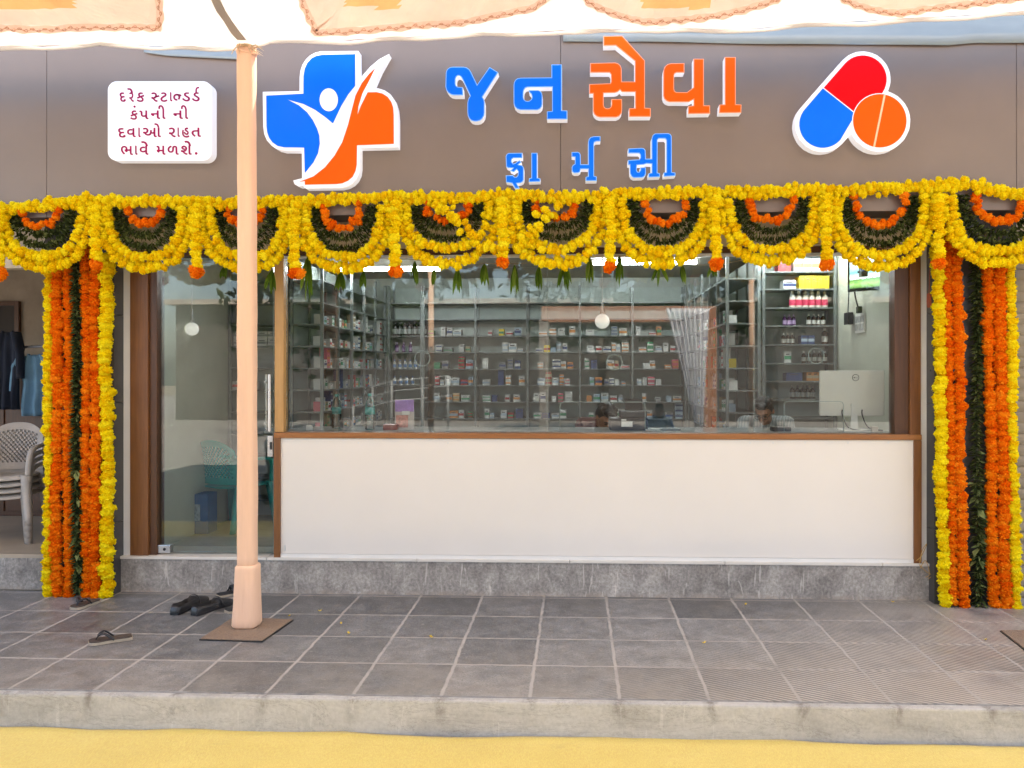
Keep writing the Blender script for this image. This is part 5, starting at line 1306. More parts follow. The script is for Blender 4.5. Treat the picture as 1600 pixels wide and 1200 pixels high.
rz = [FLOOR + .2, FLOOR + .45] + rz
rack('front facing rack of yellow cartons and syrup bottles by the wall', XR + .03, RX - .03, 1.6, 1.9, 1, 'x', 'hi', rz, ztop=2.9)

# ------------------------------------------------------------------ stock
COLS = {'white': (0.62, 0.62, 0.60), 'pale blue': (0.36, 0.46, 0.55), 'red': (0.40, 0.03, 0.035), 'yellow': (0.74, 0.55, 0.03), 'green': (0.05, 0.25, 0.12), 'orange': (0.56, 0.22, 0.06), 'tan': (0.42, 0.34, 0.22), 'dark blue': (0.03, 0.06, 0.17), 'purple': (0.14, 0.06, 0.20), 'pink': (0.60, 0.12, 0.17), 'grey': (0.30, 0.31, 0.31)}
def cmat(c): return M('carton_' + c.replace(' ', '_'), COLS[c], 0.5, var=0.06)
NSTOCK = [0]
SPECS = []
def carton(*a, **k): SPECS.append((a, k))
def carton_object(c, rx, y, z, w, h, d, stripe, label, rot=0.0):
    """a printed carton standing with its front toward -Y before rotation"""
    mb = MB(); s0, s1 = h * .3, h * .62
    x0, x1 = -w / 2, w / 2
    for za, zb_, mi in ((0, s0, 0), (s0, s1, 1), (s1, h, 0)): mb.add([(x0, 0, za), (x1, 0, za), (x1, 0, zb_), (x0, 0, zb_)], [(0, 1, 2, 3)], mi)
    mb.add([(x0, 0, 0), (x1, 0, 0), (x1, 0, h), (x0, 0, h), (x0, d, 0), (x1, d, 0), (x1, d, h), (x0, d, h)], [(1, 5, 6, 2), (5, 4, 7, 6), (4, 0, 3, 7), (3, 2, 6, 7), (0, 4, 5, 1)], 0)
    mb.cur = 2
    mb.box((x0 + w * .2, -.0008, h * .7), (x0 + w * .75, -.0003, h * .8))
    o = raw_obj('medicine_carton', mb.v, mb.f, mb.mi, [cmat(c), cmat(stripe), M('print_ink', (0.06, 0.06, 0.07), 0.6)], None, (0, 0, 0))
    o.location = (rx, y, z); o.rotation_euler = (0, 0, rot)
    tag(o, label, 'carton', 'medicine cartons on the racks'); NSTOCK[0] += 1
    return o
_bm = {}
def bottle(kind, x, y, z, h, label, grp='bottles on the racks'):
    k = (kind, round(h, 2))
    if k not in _bm:
        r = h * .19; mb = MB()
        body = {'brown': (0.045, 0.018, 0.008), 'black': (0.014, 0.015, 0.016), 'pink': (0.72, 0.66, 0.56), 'white': (0.66, 0.66, 0.64), 'purple': (0.10, 0.035, 0.14)}[kind]
        capc = {'brown': (0.7, 0.7, 0.68), 'black': (0.10, 0.10, 0.10), 'pink': (0.70, 0.62, 0.40), 'white': (0.2, 0.3, 0.5), 'purple': (0.5, 0.4, 0.6)}[kind]
        lab = {'brown': (0.55, 0.54, 0.50), 'black': (0.32, 0.34, 0.33), 'pink': (0.62, 0.05, 0.12), 'white': (0.15, 0.28, 0.5), 'purple': (0.42, 0.30, 0.5)}[kind]
        mb.lathe([(r * .95, 0), (r, h * .02), (r, h * .62), (r * .85, h * .72), (r * .4, h * .80), (r * .4, h * .84)], 14, mi=0)
        mb.lathe([(r * .48, h * .83), (r * .48, h * .97), (r * .42, h)], 12, mi=1)
        mb.lathe([(r * 1.015, h * .14), (r * 1.015, h * .48)], 14, mi=2)
        o = raw_obj('medicine_bottle', mb.v, mb.f, mb.mi, [M('bottle_' + kind, body, 0.2, var=.05), M('cap_' + kind, capc, 0.4, var=.03), M('label_' + kind, lab, 0.5, var=.1)], None, (0, 0, 0), 'auto')
        _bm[k] = o
    else:
        o = _bm[k].copy(); COL.objects.link(o)
    o.location = (x, y, z); tag(o, label, 'bottle', grp); return o
ORD = ['lowest', 'second', 'third', 'fourth', 'fifth', 'sixth', 'seventh', 'eighth']
WORD = {1: 'bottom', 2: 'second', 3: 'third', 4: 'fourth', 5: 'fifth', 6: 'sixth', 7: 'seventh', 8: 'top'}
rs_ = random.Random(5)
def pick(): return rs_.choices(['white', 'pale blue', 'tan', 'grey', 'red', 'green', 'orange', 'dark blue', 'yellow', 'pink'], [60, 10, 8, 5, 4, 3, 3, 4, 2, 2])[0]
def fill(a0, a1, fixed, z, k, where, axis, density, hmax=.15):
    """fill one bay of one shelf between a0 and a1"""
    p = a0 + .03 + rs_.uniform(0, .10)
    while p < a1 - .08:
        if rs_.random() > density: p += rs_.uniform(.04, .12); continue
        w = rs_.uniform(.05, .11); h = rs_.uniform(.04, hmax); c = pick(); n = rs_.choice([1, 2, 2, 3]) if h < .07 else 1
        if p + w > a1 - .02: break
        st = rs_.choice(['pale blue', 'red', 'dark blue', 'green', 'white', 'orange'])
        lb = f'{c} medicine carton on the {where}, {WORD[k]} visible shelf up'
        for q in range(n):
            if axis == 'x': carton(c, p + w / 2, fixed + rs_.uniform(0, .02), z + q * (h + .0006), w, h, rs_.uniform(.10, .18), st, lb)
            elif axis == 'l': carton(c, fixed, p + w / 2, z + q * (h + .0006), w, h, .08, st, lb, R(90))
            else: carton(c, fixed, p + w / 2, z + q * (h + .0006), w, h, .08, st, lb, R(-90))
        p += w + rs_.uniform(.003, .03)
vis = [(i, z) for i, z in enumerate(SHZ) if 3 <= i <= 8]
bx = [-2.0 + (XR - .36 + 2.0) * k / 5 for k in range(6)]
for i, z in vis:
    for b in range(5): fill(bx[b], bx[b + 1], BYF + .04, z, i - 2, 'far back rack', 'x', .74 if i < 8 else .5, .125)
sy = [1.62 + 2.72 * k / 5 for k in range(6)]
for i, z in vis:
    for b in range(5): fill(sy[b], sy[b + 1], XL + .29, z, i - 2, 'side rack by the pine mullion', 'l', .85 if b < 4 else .6, .11)
    for b in range(4): fill(sy[b], sy[b + 1], XR - .29, z, i - 2, 'side rack by the bottle rack', 'r', .85, .12)
for k in range(7): bottle('black', XL + .43 + .062 * k + (.012 if k > 3 else 0), BYF + .08, SHZ[8], .19, 'black bottle in the row on the dark corner cupboard, top shelf', 'row of black bottles')
for k in range(3): bottle('purple', XL + .45 + .09 * k, BYF + .08, SHZ[7], .13, 'purple bottle on the dark corner cupboard, under the black bottles')
for k in range(6): bottle('white', XL + .42 + .07 * k, BYF + .08, SHZ[6], .12, 'white blue labelled bottle on the dark corner cupboard, middle shelf')
for k in range(4): bottle('white', XL + .42 + .08 * k, BYF + .08, SHZ[5], .12, 'white blue labelled bottle on the dark corner cupboard, lower shelf')
# narrow rack behind the door: a row of flat white cartons and one red striped carton
yz = 1.63
for r_ in range(2):
    for k in range(5): carton('white', LX + .11 + .115 * k, yz, SHZ[7] + r_ * .073, .11, .07, .15, 'grey', 'flat white carton in the double row behind the glass door')
for k in range(2): carton('white', LX + .12 + .1 * k, yz, SHZ[5], .16 if k == 0 else .08, .085, .15, 'red', 'white and red carton standing alone behind the glass door')
carton('grey', LX + .5, yz, SHZ[6], .09, .11, .15, 'white', 'small grey carton on the narrow rack behind the glass door')
carton('white', LX + .42, yz, SHZ[3], .12, .09, .15, 'pale blue', 'white carton low on the narrow rack behind the glass door')
# the front facing rack
fx0 = XR + .05; yb_ = 1.63; W_ = RX - XR - .1
def fxp(px): return P(px, 500, yb_).x
for k in range(4): carton('white', fxp(1247 + 14 * k), yb_, rz[-2], .078, .125, .16, 'orange', 'white and orange carton in the row above the yellow cartons')
carton('red', fxp(1226), yb_, rz[-2], .12, .10, .16, 'red', 'plain red carton at the end of the white and orange row')
for k in range(5): carton('yellow', fxp(1254 + 9.3 * k), yb_, rz[-3], .054, .125, .16, 'yellow', 'bright yellow carton in the row of five')
carton('white', fxp(1234), yb_, rz[-3], .12, .085, .16, 'dark blue', 'white carton with dark print beside the yellow cartons')
for k in range(6): bottle('pink', fxp(1240 + 10.2 * k), yb_ + .05, rz[-4], .165, 'cream bottle with pink label in the row below the yellow cartons')
for k in range(4): bottle('brown', fxp(1266 + 7.5 * k), yb_ + .05, rz[-5], .115, 'brown syrup bottle with white cap, upper row of four')
for k in range(3): bottle('purple', fxp(1228 + 7 * k), yb_ + .05, rz[-5], .11, 'purple bottle beside the upper row of brown syrup bottles')
for k in range(3): bottle('brown', fxp(1226 + 7 * k), yb_ + .05, rz[-6], .11, 'brown syrup bottle in the row of three below the purple bottles')
bottle('brown', fxp(1291), yb_ + .05, rz[-6], .16, 'tall brown syrup bottle standing alone at the shelf end')
for k in range(2): carton('dark blue', fxp(1257 + 11 * k), yb_, rz[-6], .06, .085, .12, 'pale blue', 'dark blue carton next to the tall brown bottle')
for k in range(5): bottle('brown', fxp(1258 + 8.3 * k), yb_ + .05, rz[-7], .125, 'brown syrup bottle in the lower row of five')
carton('white', fxp(1231), yb_, rz[-7], .065, .11, .1, 'green', 'white and green carton beside the lower brown bottles')
for k in range(4): carton('orange', fxp(1265 + 9.4 * k), yb_, rz[-8], .055, .085, .14, 'tan', 'orange carton in the row of four above the monitor edge')
carton('dark blue', fxp(1241), yb_, rz[-8], .15, .08, .14, 'dark blue', 'dark blue flat carton beside the row of orange cartons')
for k in range(5): bottle('black', fxp(1240 + 8.0 * k), yb_ + .05, rz[-9], .13, 'dark bottle on the shelf just above the counter')

# the 290 cartons that show largest are objects; the small rest on the far racks is one mass
def shown(sp):
    a = sp[0]; d = a[2] - CAM_Y; turned = len(a) > 9
    return (a[6] if turned else a[4]) * a[5] / d ** 2 + (1 if not turned and a[2] < 2.5 else 0)
SPECS.sort(key=shown, reverse=True)
for a, k in SPECS[:290]: carton_object(*a, **k)
mass = MB(); mats_ = []; inks = {}
for a, k in SPECS[290:]:
    c, x, y, z, w, h, d, st = a[:8]; rot = a[9] if len(a) > 9 else 0
    for cc in (c, st):
        if cc not in inks: inks[cc] = len(mats_); mats_.append(cmat(cc))
    m2 = MB(); m2.box((-w / 2, 0, 0), (w / 2, d, h), mi=inks[c]); m2.box((-w / 2 + .001, -.0008, h * .3), (w / 2 - .001, -.0002, h * .62), mi=inks[st])
    cs, sn = math.cos(rot), math.sin(rot)
    o0 = len(mass.v); mass.v += [(x + p * cs - q * sn, y + p * sn + q * cs, z + r) for p, q, r in m2.v]
    mass.f += [tuple(i + o0 for i in f) for f in m2.f]; mass.mi += m2.mi
o = raw_obj('medicine_stock', mass.v, mass.f, mass.mi, mats_, None, (0, 4, 1.5)); o['kind'] = 'stuff'; o['label'] = 'dense mass of small medicine cartons filling the far racks'; o['category'] = 'medicine stock'
# ------------------------------------------------------------------ on the counter and on the wall
def on_counter(px, Y): return Vector((P(px, 660, Y).x, Y, CTOP + .0005))
# monitor seen from behind
Ym = 0.34
a, b = P(1281, 579, Ym), P(1382, 650, Ym)
mon = thing('computer_monitor', 'silver computer monitor on a stand seen from behind', 'monitor', ((a.x + b.x) / 2, Ym, CTOP))
m_sil = M('silver_plastic', (0.66, 0.635, 0.59), 0.4, 0.0, var=0.03)
mb = MB(); mb.box((a.x, Ym, b.z), (b.x, Ym + .03, a.z), bev=.008); part('housing', mb, m_sil, mon)
mb = MB(); mb.box((a.x + .01, Ym + .0305, b.z + .012), (b.x - .01, Ym + .034, a.z - .01)); part('screen', mb, m_black, mon)
cx_ = (a.x + b.x) / 2 + .01; H_ = a.z - b.z
mb = MB(); mb.prism([(cx_ - .10, b.z + .006), (cx_ + .14, b.z + .006), (cx_ + .125, b.z + .075), (cx_ - .085, b.z + .075)], Ym - .014, Ym - .0005); part('connector_hump', mb, m_sil, mon)
mb = MB(); mb.add([(cx_ - .03, Ym - .035, CTOP + .012), (cx_ + .03, Ym - .035, CTOP + .012), (cx_ + .02, Ym - .016, b.z + .10), (cx_ - .02, Ym - .016, b.z + .10), (cx_ - .03, Ym - .015, CTOP + .012), (cx_ + .03, Ym - .015, CTOP + .012), (cx_ + .02, Ym - .0006, b.z + .10), (cx_ - .02, Ym - .0006, b.z + .10)], [(0, 1, 2, 3), (4, 7, 6, 5), (0, 4, 5, 1), (2, 6, 7, 3), (0, 3, 7, 4), (1, 5, 6, 2)]); part('stand', mb, m_sil, mon)
mb = MB(); mb.box((cx_ - .11, Ym - .10, CTOP + .001), (cx_ + .12, Ym + .08, CTOP + .012), bev=.004); part('base', mb, m_sil, mon)
c = P(1337, 590, Ym - .001); r = .026
mb = MB(); mb.tube([(c.x + r * math.cos(q), Ym - .001, c.z + r * math.sin(q)) for q in [2 * math.pi * k / 24 for k in range(24)]], .0024, 5, True); lg = part('logo_ring', mb, m_black, mon)
for ch_, dx in (('D', -.017), ('E', -.006), ('L', .003), ('L', .011)):
    mb = MB()
    for l in GLY[ch_][:1]: mb.prism([(c.x + dx + l[i] * 1.45e-5, c.z - .005 + l[i + 1] * 1.45e-5) for i in range(0, len(l), 2)], Ym - .0022, Ym - .0004)
    part('logo_letter', mb, m_black, lg)
for px_a, dz in ((1316, .0), (1347, .0)):
    q = P(px_a, 640, Ym - .015); mb = MB(); mb.tube(spline([q, q + Vector((0, -.01, -.05)), Vector((q.x + .04, Ym - .05, CTOP + .03)), Vector((q.x + .16, Ym - .03, CTOP + .006)), Vector((RX - .1, Ym, CTOP + .006))], 6), .005, 6); part('cable', mb, m_black, mon, True)
q = on_counter(1366, .2); mb = MB(); mb.box((q.x - .025, .18, q.z), (q.x + .025, .215, q.z + .045), bev=.004); single('adapter_block', mb, M('beige_plastic', (0.45, 0.38, 0.31), 0.5), 'small beige adapter block on the counter beside the monitor base', 'adapter')
# printer
pr = on_counter(981, .42); t = thing('printer', 'black desktop printer with a white label on the counter', 'printer', tuple(pr))
w = .155; mb = MB(); mb.box((pr.x - w, .30, pr.z + .001), (pr.x + w, .55, pr.z + .10), bev=.008); part('body', mb, M('charcoal_plastic', (0.032, 0.030, 0.033), 0.45), t)
mb = MB(); mb.box((pr.x - .07, .36, pr.z + .101), (pr.x + w, .53, pr.z + .155), bev=.008); part('scanner_lid', mb, M('charcoal_plastic_lid', (0.04, 0.038, 0.042), 0.4), t)
mb = MB(); mb.add([(pr.x - .02, .51, pr.z + .156), (pr.x + .13, .51, pr.z + .156), (pr.x + .13, .56, pr.z + .25), (pr.x - .02, .56, pr.z + .25), (pr.x - .02, .52, pr.z + .156), (pr.x + .13, .52, pr.z + .156), (pr.x + .13, .57, pr.z + .25), (pr.x - .02, .57, pr.z + .25)], [(0, 1, 2, 3), (4, 7, 6, 5), (0, 4, 5, 1), (2, 6, 7, 3), (0, 3, 7, 4), (1, 5, 6, 2)]); part('paper_tray', mb, m_black, t)
mb = MB(); mb.box((pr.x - .06, .297, pr.z + .03), (pr.x + .03, .2995, pr.z + .075)); mb.box((pr.x - .06, .297, pr.z + .08), (pr.x - .02, .2995, pr.z + .092)); part('paper_label', mb, m_white, t)
# water bottles
m_pet = mat_glass('clear_plastic_bottle', (0.80, 0.86, 0.85), 1.6)
def waterb(px, Y, h, lab, label):
    q = on_counter(px, Y); r = h * .135; t = thing('water_bottle', label, 'bottle', tuple(q))
    prof = [(r * .8, 0), (r, h * .02)] + [(r * (1 - .05 * (k % 2)), h * (.05 + .30 * k / 8)) for k in range(9)] + [(r, h * .40), (r, h * .66), (r * .96, h * .70), (r * .80, h * .80), (r * .42, h * .90), (r * .36, h * .93)]
    mb = MB(); mb.lathe(prof, 18, tuple(q)); part('body', mb, m_pet, t, True)
    mb = MB(); mb.lathe([(r * 1.02, h * .42), (r * 1.02, h * .62)], 18, tuple(q)); part('label', mb, lab, t, True)
    mb = MB(); mb.lathe([(r * .42, h * .93), (r * .42, h * .995), (r * .36, h)], 14, tuple(q)); part('cap', mb, M('teal_cap', (0.05, 0.35, 0.34), 0.4), t, 'auto')
m_tealab = M('teal_label', (0.03, 0.33, 0.31), 0.4, var=.2, scale=40)
waterb(578, .30, .30, m_tealab, 'clear water bottle with a teal label standing on the counter')
waterb(526, .45, .29, M('teal_tint', (0.05, 0.28, 0.27), 0.3), 'teal tinted water bottle further back on the counter')
q = on_counter(632, .3); t = thing('display_card', 'purple and cream printed display card standing on the counter', 'card', tuple(q))
def spanel(x0, x1, z0, z1, m, nm, y): 
    mb = MB(); mb.box((x0, y, z0), (x1, y + .004, z1)); part(nm, mb, m, t)
spanel(q.x - .08, q.x + .08, q.z, q.z + .25, M('card_board', (0.60, 0.52, 0.47), .5), 'board', .30)
spanel(q.x - .077, q.x + .077, q.z + .15, q.z + .247, M('purple_print', (0.36, 0.20, 0.55), .45, var=.25, scale=14), 'purple_band', .2955)
spanel(q.x - .02, q.x + .045, q.z + .125, q.z + .155, m_white, 'paper_label', .291)
spanel(q.x - .07, q.x + .03, q.z + .02, q.z + .12, M('pink_print', (0.60, 0.25, 0.20), .5, var=.6, scale=30), 'pink_picture', .2955)
q = on_counter(610, .26); mb = MB(); mb.box((q.x - .06, .24, q.z), (q.x + .06, .33, q.z + .05), bev=.012); single('tray', mb, M('red_brown_plastic', (0.28, 0.05, 0.025), .35), 'small red brown plastic tray beside the purple display card', 'tray')
q = on_counter(484, .2); mb = MB(); mb.box((q.x - .028, .19, q.z), (q.x + .028, .20, q.z + .045), bev=.003); single('card_holder', mb, M('frosted_plastic', (0.55, 0.52, 0.47), .4), 'small frosted card holder near the pine mullion on the counter', 'card holder')
q = on_counter(541, .28); mb = MB()
for k in range(5):
    mb.tube([(q.x + .055 * math.cos(a_) * (1 - .08 * k), .28 + .012 * k - .02, q.z + .05 + .045 * math.sin(a_) * (1 - .08 * k)) for a_ in [2 * math.pi * j / 20 for j in range(20)]], .005, 6, True)
single('cable_coil', mb, M('grey_cable', (0.30, 0.27, 0.25), .6), 'coil of pale grey cable lying on the counter by the bottle', 'cable')
q = on_counter(1025, .35)
for k, (dx, w_, h_, c_) in enumerate(((0, .09, .012, 'white'), (.14, .11, .016, 'grey'))):
    mb = MB(); mb.box((q.x + dx - w_, .28, q.z), (q.x + dx + w_ * .5, .42, q.z + h_), bev=.003); single('paper_stack', mb, cmat(c_), ('thin white stack of papers next to the printer' if k == 0 else 'thicker grey stack of papers between printer and curtain reflection'), 'papers')
q = on_counter(1219, .30); mb = MB(); mb.box((q.x - .075, .24, q.z), (q.x + .075, .34, q.z + .035), bev=.006); single('card_machine', mb, m_black, 'black flat box on the counter in front of the person in striped shirt', 'box')
# wall screen, sockets and wires on the pale green wall
c = Vector((RX - .08, .62, P(1375, 425, .62).z))
scn = thing('wall_screen', 'small black framed wall screen showing a green and white picture', 'screen', tuple(c))
rot = Matrix.Rotation(R(-52), 3, 'Z')
def rbox(nm, x0, x1, y0, y1, z0, z1, m, par=scn):
    mb = MB(); mb.box((x0, y0, z0), (x1, y1, z1)); mb.v = [tuple(c + rot @ Vector(p)) for p in mb.v]; return part(nm, mb, m, par)
rbox('frame', -.17, .17, 0, .035, -.155, .155, m_black)
t2 = NT('lit_screen_picture'); vv = t2.coords((1, 1, 1)); spz = t2.new('SeparateXYZ'); t2.link(vv, spz.inputs[0])
zz = t2.math('ADD', spz.outputs[2], t2.math('MULTIPLY', t2.math('SUBTRACT', t2.noise(30, 4, .7, vv), .5), .05))
cc = t2.ramp(t2.math('MULTIPLY_ADD', zz, 3.6, .5), [(0, (.02, .06, .02)), (.16, (.25, .45, .12)), (.3, (.07, .2, .05)), (.33, (.75, .85, .8)), (.5, (.12, .42, .4)), (.75, (.6, .75, .75))])
t2.link(cc, t2.b.inputs['Emission Color']); t2.b.inputs['Emission Strength'].default_value = .55; t2.link(cc, t2.b.inputs['Base Color'])
rbox('display', -.15, .15, -.002, -.0005, -.13, .135, t2.m)
mb = MB(); mb.box((RX - .12, .60, c.z - .04), (RX, .70, c.z + .04)); part('bracket', mb, m_black, scn)
def on_wall(px, py): return PXX(px, py, RX - .004)
s0 = on_wall(1345, 505)
sb = thing('switch_board', 'white switch and socket board on the pale green wall', 'switch board', tuple(s0))
mb = MB(); mb.box((RX - .016, s0.y - .12, s0.z - .085), (RX - .001, s0.y + .12, s0.z + .085), bev=.004); part('plate', mb, m_white, sb)
for k in range(6):
    yy = s0.y - .08 + .08 * (k % 3); z_ = s0.z + (.035 if k < 3 else -.035); mb = MB(); mb.box((RX - .020, yy - .03, z_ - .028), (RX - .0165, yy + .03, z_ + .028), bev=.001); part('switch', mb, M('grey_switch', (.45, .45, .43), .4), sb)
ad = on_wall(1333, 497); mb = MB(); mb.box((RX - .07, ad.y - .06, ad.z - .06), (RX - .021, ad.y + .06, ad.z + .05), bev=.006)
mb.tube(spline([Vector((RX - .05, ad.y, ad.z + .045)), Vector((RX - .03, ad.y + .02, ad.z + .35)), Vector((RX - .02, ad.y - .02, CZ - .02))], 8), .005, 6); single('power_adapter', mb, m_black, 'black power adapter with a thin cable rising up the pale wall', 'adapter')
pl = on_wall(1349, 484); mb = MB(); mb.box((RX - .06, pl.y - .035, pl.z - .03), (RX - .021, pl.y + .035, pl.z + .03), bev=.01)
mb.tube(spline([Vector((RX - .05, pl.y, pl.z + .02)), Vector((RX - .06, pl.y + .06, pl.z + .18)), Vector((RX - .05, pl.y + .02, pl.z + .42)), c + Vector((-.05, .03, .0))], 8), .007, 6); single('power_plug', mb, m_black, 'black plug and cable running from the sockets to the wall screen', 'plug')
# low things seen through the glass door
m_teal = M('teal_plastic', (0.02, 0.34, 0.32), 0.35, var=.1)
c = P(366, 790, 1.25)
tc_ = make_chair(m_teal, 'teal plastic chair with a rounded back behind the glass door')
tc_.location = (c.x, 1.25, FLOOR + .001); tc_.rotation_euler = (0, 0, R(160))
c = P(312, 800, 1.0)
bx_ = thing('blue_box', 'blue cardboard box with a white printed patch on the shop floor', 'box', (c.x, 1.0, FLOOR))
mb = MB(); mb.box((c.x - .14, .9, FLOOR + .001), (c.x + .12, 1.1, FLOOR + .36), bev=.004); part('body', mb, M('blue_board', (0.03, 0.12, 0.30), .55, var=.15), bx_)
mb = MB(); mb.box((c.x - .09, .896, FLOOR + .12), (c.x + .05, .8995, FLOOR + .27)); part('printed_patch', mb, M('pale_print', (.35, .42, .48), .5, var=.5, scale=40), bx_)
# wires by the counter end and at the jamb
mb = MB(); q = P(1449, 470, -.02)
for k in range(5):
    mb.tube([(q.x + .012 * math.cos(a_) + .004 * k, -.04 - .006 * k, q.z + (.055 - .004 * k) * math.sin(a_)) for a_ in [2 * math.pi * j / 18 for j in range(18)]], .0022, 5, True)
mb.tube(spline([(q.x, -.05, q.z + .05), P(1453, 420, -.04), P(1455, 380, -.03)], 6), .0022, 5); single('wire_coil', mb, M('red_wire', (.50, .10, .04), .5), 'small coil of red wire hanging at the white jamb strip', 'wire')
mb = MB(); m_yw = M('yellow_wire', (.55, .33, .09), .5)
for pts in ([(1438, 888), (1445, 876), (1450, 884), (1452, 898), (1446, 902)], [(1432, 876), (1440, 868), (1448, 850), (1441, 860), (1437, 880)], [(1436, 882), (1447, 893), (1456, 899), (1451, 904)]):
    mb.tube(spline([P(x, y, -.03 - .003 * i) for i, (x, y) in enumerate(pts)], 6), .0026, 5)
single('loose_wire', mb, m_yw, 'loose yellow wires sticking out at the foot of the counter end', 'wire')

# ------------------------------------------------------------------ people behind the counter
m_skin = M('brown_skin', (0.34, 0.165, 0.095), 0.5, var=.08, scale=8); m_hair = M('black_hair', (0.010, 0.009, 0.008), 0.45, var=.4, scale=60, stretch=(1, 1, .2), bump=.5, bscale=120)
def blob(name, prims, mats, parent, voxel=.009, smooth_it=4):
    bm = bmesh.new()
    for pr in prims:
        if pr[0] == 's':
            _, c, rad, rotm = pr; mx = Matrix.Translation(c) @ (rotm.to_4x4() if rotm is not None else Matrix()) @ Matrix.Diagonal((*rad, 1))
            bmesh.ops.create_icosphere(bm, subdivisions=3, radius=1, matrix=mx)
        else:
            _, a, b, ra, rb = pr; a, b = Vector(a), Vector(b); n = max(2, int((b - a).length / (min(ra, rb) * .5)) + 1)
            for k in range(n + 1):
                t = k / n; bmesh.ops.create_icosphere(bm, subdivisions=2, radius=ra + (rb - ra) * t, matrix=Matrix.Translation(a.lerp(b, t)))
    me = bpy.data.meshes.new(name); bm.to_mesh(me); bm.free()
    tmp = bpy.data.objects.new('tmp', me); COL.objects.link(tmp)
    md = tmp.modifiers.new('r', 'REMESH'); md.mode = 'VOXEL'; md.voxel_size = voxel
    sm = tmp.modifiers.new('s', 'SMOOTH'); sm.factor = .5; sm.iterations = smooth_it
    bpy.context.view_layer.update()
    m2 = bpy.data.meshes.new_from_object(tmp.evaluated_get(bpy.context.evaluated_depsgraph_get()))
    bpy.data.objects.remove(tmp)
    m2.name = name; m2.materials.clear(); m2.materials.append(mats)
    m2.polygons.foreach_set('use_smooth', [True] * len(m2.polygons))
    o = bpy.data.objects.new(name, m2); COL.objects.link(o); o['_base'] = (0, 0, 0); o.parent = parent
    return o
def person(label, shirt_m, trouser_m, headc, yaw, pitch, glasses):
    """seated, facing -Y, floor at z=0; headc = head centre"""
    th = thing('person', label, 'person', (0, 0, 0))
    H = Vector(headc)
    Rm = Matrix.Rotation(R(yaw), 3, 'Z') @ Matrix.Rotation(R(pitch), 3, 'X')
    hp = lambda x, y, z: H + Rm @ Vector((x, y, z))
    sh = [Vector((s * .185, .05, 1.04)) for s in (-1, 1)]; el = [Vector((s * .25, -.12, .80)) for s in (-1, 1)]; ha = [Vector((s * .10, -.34, .80)) for s in (-1, 1)]
    hip = Vector((0, .20, .52)); ch = Vector((0, .09, .92))
    body = [('c', hip, ch, .15, .155), ('c', sh[0], sh[1], .062, .062), ('c', (0, .06, 1.06), hp(0, .02, -.09), .058, .05),
            ('s', hp(0, .012, .025), (.074, .092, .092), Rm), ('s', hp(0, -.02, -.045), (.056, .066, .062), Rm), ('s', hp(0, -.052, -.088), (.026, .024, .022), Rm),
            ('c', hp(0, -.082, .012), hp(0, -.104, -.028), .010, .015), ('c', hp(-.036, -.076, .026), hp(.036, -.076, .026), .012, .012),
            ('c', hp(-.018, -.086, -.056), hp(.018, -.086, -.056), .009, .009), ('s', hp(-.078, .014, -.008), (.010, .020, .030), Rm), ('s', hp(.078, .014, -.008), (.010, .020, .030), Rm)]
    for i, s in enumerate((-1, 1)):
        body += [('c', sh[i], el[i], .052, .042), ('c', el[i], ha[i], .040, .028), ('s', ha[i] + Vector((-s * .02, -.03, -.005)), (.040, .048, .017), None)]
        for k, L in enumerate((.060, .072, .078, .072)):
            f0 = ha[i] + Vector((-s * .02 + (k - 1.5) * .019, -.072, -.004)); f1 = f0 + Vector((0, -L * .55, .006)); f2 = f1 + Vector((0, -L * .42, -.016)); body += [('c', f0, f1, .0095, .0085), ('c', f1, f2, .0085, .0072)]
        t0 = ha[i] + Vector((-s * .055, -.02, -.004)); body += [('c', t0, t0 + Vector((-s * .022, -.04, .004)), .011, .009)]
        kn = Vector((s * .13, -.22, .52)); an = Vector((s * .13, -.20, .09)); hj = hip + Vector((s * .09, 0, -.02))
        body += [('c', hj, kn, .085, .062), ('c', kn, an, .055, .04), ('c', an + Vector((0, .02, -.05)), an + Vector((0, -.16, -.058)), .038, .032)]
    blob('body', body, m_skin, th, .0075)
    e = .014
    blob('shirt', [('c', hip, ch, .15 + e, .155 + e), ('c', sh[0], sh[1], .062 + e, .062 + e), ('c', (0, .07, 1.05), (0, .055, 1.075), .06 + e, .058)] + [('c', sh[i], sh[i].lerp(el[i], .85), .052 + e, .046 + e) for i in (0, 1)], shirt_m, th, .011, 3)
    blob('trousers', [('c', hip + Vector((0, 0, -.03)), hip + Vector((0, 0, .03)), .155 + e, .15 + e)] + [x for s in (-1, 1) for x in (('c', hip + Vector((s * .09, 0, -.02)), (s * .13, -.22, .52), .085 + e, .062 + e), ('c', (s * .13, -.22, .52), (s * .13, -.20, .12), .055 + e, .048 + e))], trouser_m, th, .014, 3)
    # hair: cap over the top and back of the skull with uneven hem
    hr = [('s', hp(0, .030, .048), (.084, .092, .084), Rm), ('s', hp(0, .055, .0), (.074, .068, .085), Rm), ('s', hp(0, -.035, .085), (.060, .045, .034), Rm), ('s', hp(-.068, .02, .03), (.016, .04, .045), Rm), ('s', hp(.068, .02, .03), (.016, .04, .045), Rm)]
    for k in range(14): q = k * .7; hr.append(('s', hp(.055 * math.cos(q), -.01 + .06 * math.sin(q), .105 + .012 * math.sin(k * 2.3)), (.024, .024, .018), Rm))
    blob('hair', hr, m_hair, th, .0075, 2)
